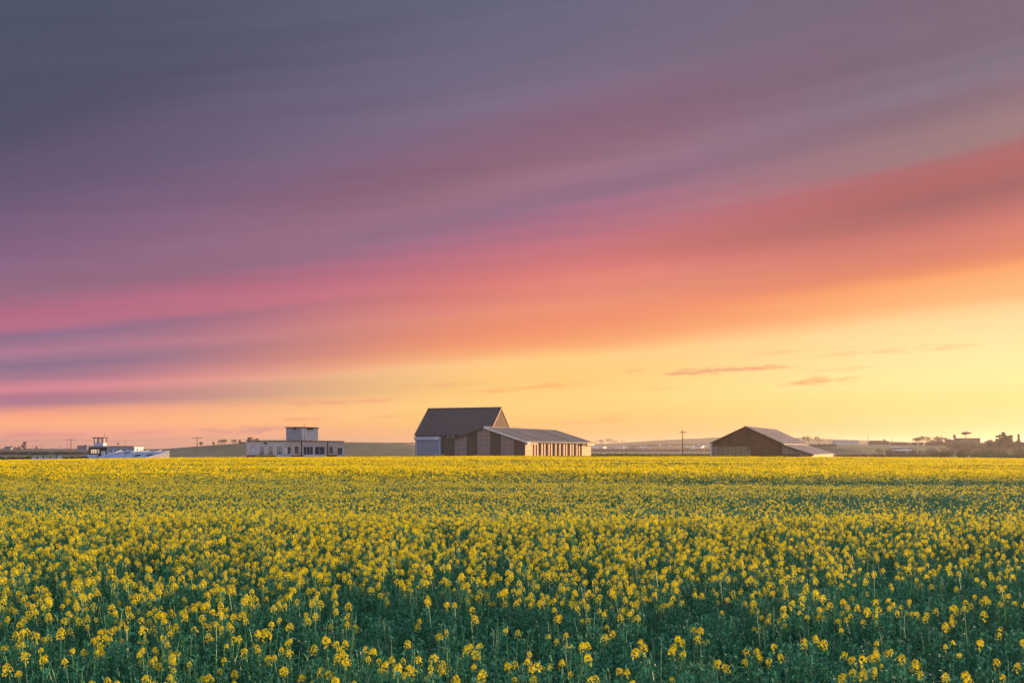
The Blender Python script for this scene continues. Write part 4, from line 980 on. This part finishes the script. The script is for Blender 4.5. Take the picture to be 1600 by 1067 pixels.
# small things by the field edge
def trailer():
    D = 208; t = thing('flatbed_trailer', 'low flatbed trailer with a pale deck parked by the roller shutter', 'trailer', (wx(686.3, D), D, gz(wx(686, D), D)), -.05)
    w = 13.5 / F * D; zt = wz(709.6, D) - t.location.z
    MB().box(-w / 2, w / 2, -.8, .8, zt - .14, zt).build('deck', M['trim_pale'], t)
    MB().box(-w / 2 + .06, w / 2 - .06, -.7, .7, zt - .34, zt - .143).build('chassis', M['dark'], t)
    for xx in (-.35, .35):
        for yy in (-.78, .6):
            wh = MB(); c = Vector((xx, yy, .38)); wh.tube(c, c + Vector((0, .18, 0)), .36, .36, 14, caps=True); wo = wh.build('wheel', M['dark'], t)
            MB().tube(c + Vector((0, -.02, 0)), c + Vector((0, .2, 0)), .16, .16, 10, caps=True).build('hub', M['frame'], wo)
    for xx in (-w / 2 + .15, w / 2 - .15): MB().tube((xx, 0, -.05), (xx, 0, zt - .345), .05, .05, 6).build('leg', M['dark'], t)
trailer()
def white_fence():
    D = 236; x0 = wx(48, D); zb = gz(wx(75, D), D) - .4
    t = thing('panel_fence', 'low white panel fence with dark posts at the left field edge', 'fence', (x0, D, zb))
    zt = wz(712.4, D) - zb
    pts = [48.5, 58, 68, 79, 89, 98]
    for a, b in zip(pts, pts[1:]):
        MB().box(wx(a, D) - x0 + .12, wx(b, D) - x0 - .12, 0, .06, .2, zt - (0.25 if a < 80 else 0)).build('panel', M['white_blue'], t)
    for p in pts: MB().box(wx(p, D) - x0 - .1, wx(p, D) - x0 + .1, -.05, .12, -.3, zt + (.22 if p in (48.5, 68, 89) else 0)).build('post', M['dark'], t)
white_fence()

# ------------------------------------------------------------------ the rapeseed crop
def leaf_blade(mb, rnd, base, direction, length, width, mi, droop=0.5, fold=True):
    d = Vector(direction).normalized(); side = d.cross(Vector((0, 0, 1)))
    if side.length < 1e-3: side = Vector((1, 0, 0))
    side = (side.normalized() + Vector((rnd.uniform(-.3, .3), rnd.uniform(-.3, .3), rnd.uniform(-.4, .4)))).normalized()
    up = side.cross(d).normalized()
    p0 = Vector(base); p1 = p0 + d * length * .5 + up * (.06 * length); p2 = p0 + d * length - Vector((0, 0, droop * length * .5))
    if fold:
        dn = up * (-.28 * width)
        n = len(mb.v)
        mb.v += [tuple(p) for p in (p0, p1 + side * width * .5 - dn, p1 + dn * .3, p1 - side * width * .5 - dn, p2)]
        for f in ((0, 2, 1), (0, 3, 2), (1, 2, 4), (2, 3, 4)): mb.f.append(tuple(n + i for i in f)); mb.m.append(mi)
    else:
        mb.poly([p0, p1 + side * width * .5, p2, p1 - side * width * .5], mi)
def flower_head_mesh(seed, n=24, lod=0, spread=1.0):
    """raceme about 7 cm across: four petalled flowers round a core of buds; origin at the neck of the stalk"""
    rnd = random.Random(seed); mb = MB()
    for i in range(n):
        u = (i + .5) / n; a = i * 2.39996 + rnd.uniform(-.3, .3)
        r = (.009 + .030 * min(1, u * 1.6) ** .6) * spread * rnd.uniform(.7, 1.2); z = (.046 - .066 * u ** 1.2) * spread + rnd.uniform(-.007, .007)
        c = Vector((r * math.cos(a), r * math.sin(a), z))
        nrm = Vector((math.cos(a) * (.6 + u) + rnd.gauss(0, .3), math.sin(a) * (.6 + u) + rnd.gauss(0, .3), .9 - .6 * u + rnd.uniform(-.4, .4))).normalized()
        e = nrm.orthogonal().normalized(); e.rotate(Matrix.Rotation(rnd.uniform(0, 3), 3, nrm)); g = nrm.cross(e)
        s = rnd.uniform(.0068, .0092)
        if lod == 0:
            for k in range(4):
                dd = (e, g, -e, -g)[k]; tt = nrm.cross(dd)
                tip = c + dd * s * 1.25 + nrm * s * rnd.uniform(.0, .5)
                mb.poly([c, c + dd * s * .8 + tt * s * .5, tip, c + dd * s * .8 - tt * s * .5], 0)
        else:
            s *= 1.75
            mb.poly([c + e * s, c + g * s + nrm * .003, c - e * s, c - g * s + nrm * .003], 0)
    for i in range(n // 6 if lod == 0 and n > 20 else 0):            # older single flowers left along the stalk below the head
        a = rnd.uniform(0, 6.28); r = rnd.uniform(.022, .048) * spread; c = Vector((r * math.cos(a), r * math.sin(a), rnd.uniform(-.065, -.015)))
        nrm = Vector((math.cos(a), math.sin(a), rnd.uniform(-.2, 1))).normalized(); e = nrm.orthogonal().normalized(); g = nrm.cross(e); s = rnd.uniform(.006, .009)
        for k in range(4):
            dd = (e, g, -e, -g)[k]; tt = nrm.cross(dd); mb.poly([c, c + dd * s * .8 + tt * s * .5, c + dd * s * 1.25, c + dd * s * .8 - tt * s * .5], 0)
    for i in range(7 if lod == 0 else 2):
        a = i * 2.4; c = Vector((.006 * math.cos(a), .006 * math.sin(a), .046 * spread + .004 * (i % 3))); s = .0045 if lod == 0 else .009
        v = [c + Vector(p) * s for p in ((1, 0, 0), (0, 1, 0), (-1, 0, 0), (0, -1, 0), (0, 0, 1.5))]
        for f in ((0, 1, 4), (1, 2, 4), (2, 3, 4), (3, 0, 4)): mb.poly([v[j] for j in f], 1)
    return mb
def plant_geometry(seed, nheads, lod=0):
    """returns (stem MB, foliage MB, [(position, tilt)] of flower heads) of one plant about 1.2 m tall"""
    rnd = random.Random(seed); st, fo, heads = MB(), MB(), []
    H = rnd.uniform(.98, 1.12) if nheads else rnd.uniform(.86, 1.02)
    lean = Vector((rnd.uniform(-.09, .09), rnd.uniform(-.09, .09), 0))
    pt = lambda z: Vector((lean.x * z * z, lean.y * z * z, z))
    sides = 4 if lod == 0 else 3
    zz = [0, .5 * H, .8 * H, H]
    for a, b in zip(zz, zz[1:]): st.tube(pt(a), pt(b), .007 - .004 * a / H, .007 - .004 * b / H, sides)
    tips = [pt(H)]
    for k in range(4 if lod == 0 else 3):
        z0 = rnd.uniform(.45, .8) * H; a = rnd.uniform(0, 6.28); r = rnd.uniform(.07, .22); z1 = H * rnd.uniform(.88, 1.0)
        q = pt(z0) + Vector((r * math.cos(a), r * math.sin(a), z1 - z0)); m = pt(z0).lerp(q, .45) + Vector((r * .3 * math.cos(a), r * .3 * math.sin(a), -.02))
        st.tube(pt(z0), m, .004, .0032, 3); st.tube(m, q, .0032, .0022, 3); tips.append(q)
    for i, p in enumerate(tips):
        if i < nheads: heads.append(p)
        else:                                             # green bud tips and young pods
            for j in range(3 if lod == 0 else 1):
                leaf_blade(fo, rnd, p - Vector((0, 0, .02)), (rnd.uniform(-1, 1), rnd.uniform(-1, 1), 1.4), rnd.uniform(.03, .05), .012, 1, 0, False)
    nl = 60 if lod == 0 else 22
    for i in range(nl):
        z = H * (.28 + (.66 if nheads else .70) * rnd.random() ** .42); b = rnd.choice(tips); t = z / H
        base = pt(z).lerp(Vector((b.x, b.y, z)), rnd.random() if z > .55 * H else .2)
        a = rnd.uniform(0, 6.28); big = 1.25 - .75 * t
        leaf_blade(fo, rnd, base, (math.cos(a), math.sin(a), rnd.uniform(-.1, 1.0)), rnd.uniform(.05, .13) * big * (1.5 if lod else 1), rnd.uniform(.012, .034) * big * (1.5 if lod else 1), 1 if rnd.random() < .42 else 0, rnd.uniform(.1, .8), lod == 0)
    return st, fo, heads
def join(dst, src, off=(0, 0, 0), mshift=0, rot=None, sc=1.0):
    n = len(dst.v)
    if rot is None: dst.v += [(x * sc + off[0], y * sc + off[1], z * sc + off[2]) for x, y, z in src.v]
    else: dst.v += [tuple(rot @ Vector((x, y, z)) * sc + Vector(off)) for x, y, z in src.v]
    dst.f += [tuple(n + i for i in f) for f in src.f]; dst.m += [m + mshift for m in src.m]

CROP_MATS = [M['petal'], M['bud'], M['stem'], M['leaf'], M['leaf_pale']]
HEADS = [flower_head_mesh(100 + i, (12, 22, 27, 32, 36, 29)[i], 0, (.62, .80, .86, .92, 1.0, .75)[i]) for i in range(6)]
HEADS_MESH = [h.mesh('flower_head', [M['petal'], M['bud']]) for h in HEADS]
HEADS1 = [flower_head_mesh(200 + i, 10, 1, .9) for i in range(3)]
def full_plant(seed, nheads, lod):
    st, fo, hd = plant_geometry(seed, nheads, lod); mb = MB(); rnd = random.Random(seed)
    join(mb, st, mshift=2); join(mb, fo, mshift=3)
    for p in hd:
        rot = Matrix.Rotation(rnd.uniform(-.35, .35), 3, 'X') @ Matrix.Rotation(rnd.uniform(0, 6.28), 3, 'Z')
        join(mb, rnd.choice(HEADS if lod == 0 else HEADS1), p, 0, rot, rnd.uniform(.46, .82))
    return mb
def tile_mesh(seed, nheads, size=1.3):
    """1.3 m square of crop for the distance: small crossed faces for heads, leaves beneath"""
    rnd = random.Random(seed); mb = MB()
    for i in range(nheads):
        x, y = rnd.uniform(-.5, .5) * size, rnd.uniform(-.5, .5) * size; z = rnd.gauss(1.05, .07); s = rnd.uniform(.028, .042)
        for k in range(3):
            a = Vector((rnd.gauss(0, 1), rnd.gauss(0, 1), rnd.gauss(0, .6))).normalized() * s; b = Vector((rnd.gauss(0, 1), rnd.gauss(0, 1), rnd.gauss(.6, 1))).normalized(); b = (b - a * (b.dot(a) / (s * s))).normalized() * s * .8
            c = Vector((x + rnd.uniform(-.02, .02), y + rnd.uniform(-.02, .02), z - k * .02)); mb.poly([c - a - b, c + a - b, c + a + b, c - a + b], 0)
    for i in range(115):
        p = (rnd.uniform(-.5, .5) * size, rnd.uniform(-.5, .5) * size, rnd.uniform(.62, 1.04)); a = rnd.uniform(0, 6.28)
        leaf_blade(mb, rnd, p, (math.cos(a), math.sin(a), rnd.uniform(0, 1.2)), rnd.uniform(.12, .26), rnd.uniform(.04, .08), 4 if rnd.random() < .3 else 3, .4, False)
    return mb

def vnoise(x, y, seed):
    """smooth value noise on a hashed lattice"""
    xi, yi = np.floor(x).astype(np.int64), np.floor(y).astype(np.int64); fx, fy = x - xi, y - yi
    fx, fy = fx * fx * (3 - 2 * fx), fy * fy * (3 - 2 * fy)
    def hsh(a, b):
        h = (a * 374761393 + b * 668265263 + seed * 1442695041) & 0x7fffffff
        h = ((h ^ (h >> 13)) * 1274126177) & 0x7fffffff
        return ((h ^ (h >> 16)) & 0xffff) / 65535.0
    return (hsh(xi, yi) * (1 - fx) + hsh(xi + 1, yi) * fx) * (1 - fy) + (hsh(xi, yi + 1) * (1 - fx) + hsh(xi + 1, yi + 1) * fx) * fy
def bloom(x, y):
    """share of plants in flower: thin close to the camera, dense beyond, with green drifts along the rows"""
    u = x / np.maximum(y, 1) * 2                                      # -1..1 across the frame
    y0 = y; y = y + np.clip((y - 12) / 8, 0, 1) * (.05 * x + 1.6 * np.sin(x * .21 + y * .1) + 1.2 * np.sin(x * .47))
    base = np.interp(y, [4, 5.4, 5.9, 6.9, 7.6, 8.6, 10, 12, 15, 20, 22.5, 28, 33, 42, 60, 185], [.03, .06, .20, .24, .13, .17, .33, .52, .68, .78, .42, .28, .38, .54, .68, .80])
    right = np.clip((u - .15) / .7, 0, 1) * np.interp(y, [6, 9, 18, 45, 75], [0, .17, .28, .25, 0])
    left = np.clip((-u - .1) / .7, 0, 1) * np.interp(y, [5, 6.5, 9, 12], [0, .12, .25, 0])
    n = vnoise(x * .55 + 3, y * .9, 1) * .6 + vnoise(x * 1.5, y * 2.2, 2) * .4
    y = y0; v = 1900.0 / np.maximum(y, 1)                                # drifts lengthen with distance
    v = v + 2.2 * vnoise(x * .045 + 40, v * .08, 8)
    far = vnoise(x * .030 + v * .05 + 9, v * .34, 5) * .55 + vnoise(x * .07, v * .8, 6) * .45
    amp = np.interp(y, [5, 20, 30, 60], [.45, .5, .35, .25])
    b = base - right + left + (n - .5) * amp + np.where(y > 20, (far - .56) * np.interp(y, [20, 40, 70], [.5, 1.2, 1.7]), 0)
    return np.clip(b, .02, .985)
def scatter(y0, y1, dens, margin=1.5, slope=.66):
    out = []
    step = max(1.0, (y1 - y0) / 40); a = y0
    while a < y1 - 1e-6:
        b = min(a + step, y1); hw = b * slope + margin; n = int(round((b - a) * 2 * hw * dens))
        out.append(np.stack([rng.uniform(-hw, hw, n), rng.uniform(a, b, n)], 1)); a = b
    return np.concatenate(out)

def point_object(name, P, rot, scl, idx):
    me = bpy.data.meshes.new(name); me.vertices.add(len(P)); me.vertices.foreach_set('co', P.astype(np.float32).ravel())
    for nm, ty, arr in (('rot', 'FLOAT_VECTOR', rot), ('scl', 'FLOAT', scl), ('idx', 'INT', idx)):
        at = me.attributes.new(nm, ty, 'POINT'); at.data.foreach_set('vector' if ty == 'FLOAT_VECTOR' else 'value', arr.astype(np.int32 if ty == 'INT' else np.float32).ravel())
    me.update(); o = bpy.data.objects.new(name, me); COL.objects.link(o); return o
def instance_on(o, coll):
    ng = bpy.data.node_groups.new('scatter_plants', 'GeometryNodeTree'); N, L = ng.nodes, ng.links
    ng.interface.new_socket('Geometry', in_out='INPUT', socket_type='NodeSocketGeometry'); ng.interface.new_socket('Geometry', in_out='OUTPUT', socket_type='NodeSocketGeometry')
    gi, go = N.new('NodeGroupInput'), N.new('NodeGroupOutput'); ci = N.new('GeometryNodeCollectionInfo')
    ci.inputs['Collection'].default_value = coll; ci.inputs['Separate Children'].default_value = True; ci.inputs['Reset Children'].default_value = True
    ip = N.new('GeometryNodeInstanceOnPoints'); L.new(gi.outputs[0], ip.inputs['Points']); L.new(ci.outputs[0], ip.inputs['Instance']); ip.inputs['Pick Instance'].default_value = True
    def attr(nm, ty):
        a = N.new('GeometryNodeInputNamedAttribute'); a.data_type = ty; a.inputs['Name'].default_value = nm; return [s for s in a.outputs if s.enabled][0]
    L.new(attr('idx', 'INT'), ip.inputs['Instance Index']); L.new(attr('rot', 'FLOAT_VECTOR'), ip.inputs['Rotation']); L.new(attr('scl', 'FLOAT'), ip.inputs['Scale'])
    L.new(ip.outputs[0], go.inputs[0])
    md = o.modifiers.new('plants', 'NODES'); md.node_group = ng
def variants(cname, meshes):
    coll = bpy.data.collections.new(cname)
    for i, mb in enumerate(meshes):
        nm = '%s_%02d' % (cname, i); coll.objects.link(bpy.data.objects.new(nm, mb.mesh(nm, CROP_MATS)))
    return coll

def crop():
    # near crop: whole plants
    NEAR_H = [1, 1, 1, 1, 2, 2, 2, 3, 3, 4]; nf = len(NEAR_H); ng = 7
    P = scatter(2.9, 22, 46)
    x, y = P[:, 0], P[:, 1]; b = bloom(x, y); fl = rng.random(len(P)) < b
    idx = np.where(fl, np.minimum((rng.random(len(P)) ** np.interp(y, [6, 14], [1.6, .8]) * nf).astype(int), nf - 1), nf + rng.integers(0, ng, len(P)))
    scl = np.where(fl, rng.uniform(.90, 1.06, len(P)), rng.uniform(.86, 1.04, len(P)))
    rot = np.stack([rng.normal(0, .07, len(P)), rng.normal(0, .07, len(P)), rng.uniform(0, 6.283, len(P))], 1)
    z = ground_z(x, y)
    # the 300 plants that show largest become things of their own
    top = z + 1.08 * scl; py = HY + (CAMZ - top) / y * F; px = CX + x / y * F
    vis = (py < 1058) & (px > 6) & (px < 1594) & (y > 4.4)
    order = np.argsort(y + np.where(vis, 0, 1000) + np.where(fl, 0, .55)); own = np.zeros(len(P), bool); own[order[:300]] = True
    protos = {}
    for i in range(nf + ng):
        nh = NEAR_H[i] if i < nf else 0
        st, fo, hd = plant_geometry(500 + i, nh, 0); rnd = random.Random(500 + i)
        protos[i] = (st.mesh('stem', [M['stem']]), fo.mesh('foliage', [M['leaf'], M['leaf_pale']]), [(p, (rnd.uniform(-.35, .35), rnd.uniform(-.2, .2), rnd.uniform(0, 6.28)), rnd.uniform(.46, .84), rnd.randrange(6)) for p in hd])
    for k in np.nonzero(own)[0]:
        i = int(idx[k]); stm, fom, hd = protos[i]
        fl_ = i < nf
        t = thing('rapeseed_plant', 'yellow flowering rapeseed plant among the nearest rows of the field' if fl_ else 'green rapeseed plant not yet in flower among the nearest rows', 'plant', (x[k], y[k], z[k]), 0,
                  'flowering rapeseed plants nearest the camera' if fl_ else 'green rapeseed plants nearest the camera')
        t.rotation_euler = rot[k]; s_ = float(scl[k]); t.scale = (s_, s_, s_)
        share('stem', stm, t); share('foliage', fom, t)
        for p, r_, sc_, m_ in hd: share('flower_head', HEADS_MESH[m_], t, p, r_, (sc_, sc_, sc_))
    keep = ~own
    o = point_object('rapeseed_crop', np.stack([x, y, z], 1)[keep], rot[keep], scl[keep], idx[keep])
    instance_on(o, variants('crop_near', [full_plant(500 + i, NEAR_H[i] if i < nf else 0, 0) for i in range(nf + ng)]))
    tag(o, 'rapeseed crop in yellow flower over green leaves across the foreground', 'crop', kind='stuff')
    # middle distance
    MH = [1, 2, 3, 3, 4]; nf = len(MH); ng = 3
    P = scatter(22, 82, 34); P = P[rng.random(len(P)) < np.clip((82 - P[:, 1]) / 26, 0, 1)]; x, y = P[:, 0], P[:, 1]; fl = rng.random(len(P)) < bloom(x, y)
    idx = np.where(fl, rng.integers(0, nf, len(P)), nf + rng.integers(0, ng, len(P)))
    o = point_object('rapeseed_crop', np.stack([x, y, ground_z(x, y)], 1), np.stack([rng.normal(0, .07, len(P)), rng.normal(0, .07, len(P)), rng.uniform(0, 6.283, len(P))], 1), rng.uniform(.88, 1.06, len(P)), idx)
    instance_on(o, variants('crop_mid', [full_plant(700 + i, MH[i] if i < nf else 0, 1) for i in range(nf + ng)]))
    tag(o, 'rapeseed crop in the dip behind the first swell of the field', 'crop', kind='stuff')
    # far: squares of crop
    lv = [4, 14, 25, 37, 50, 64]
    ys = np.arange(57, 187, .95); G = []
    for yy in ys:
        hw = yy * .66 + 3; xs_ = np.arange(-hw, hw, 1.15); G.append(np.stack([xs_ + rng.uniform(-.3, .3, len(xs_)), np.full(len(xs_), yy) + rng.uniform(-.3, .3, len(xs_))], 1))
    P = np.concatenate(G); P = P[rng.random(len(P)) < np.clip((P[:, 1] - 54) / 22, .1, 1)]; x, y = P[:, 0], P[:, 1]; b = bloom(x, y)
    idx = np.clip((b * len(lv) + rng.uniform(-.8, .5, len(P))).astype(int), 0, len(lv) - 1)
    vi = idx * 2 + rng.integers(0, 2, len(P))
    o = point_object('rapeseed_crop', np.stack([x, y, ground_z(x, y)], 1), np.stack([np.zeros(len(P)), np.zeros(len(P)), rng.uniform(0, 6.283, len(P))], 1), rng.uniform(.9, 1.05, len(P)), vi)
    instance_on(o, variants('crop_far', [tile_mesh(900 + i, lv[i // 2]) for i in range(2 * len(lv))]))
    tag(o, 'golden rapeseed crop stretching to the far edge of the field', 'crop', kind='stuff')
crop()

# ------------------------------------------------------------------ evening haze
def haze():
    m = bpy.data.materials.new('haze_air'); m.use_nodes = True; N = m.node_tree.nodes; L = m.node_tree.links; N.clear()
    v = N.new('ShaderNodeVolumePrincipled'); v.inputs['Color'].default_value = (.93, .88, .88, 1); v.inputs['Density'].default_value = 0.00022; v.inputs['Anisotropy'].default_value = 0.55
    o = N.new('ShaderNodeOutputMaterial'); L.new(v.outputs[0], o.inputs['Volume'])
    b = MB().box(-5600, 5600, -200, 5600, -4, 42).build('haze', m); b['kind'] = 'stuff'
haze()
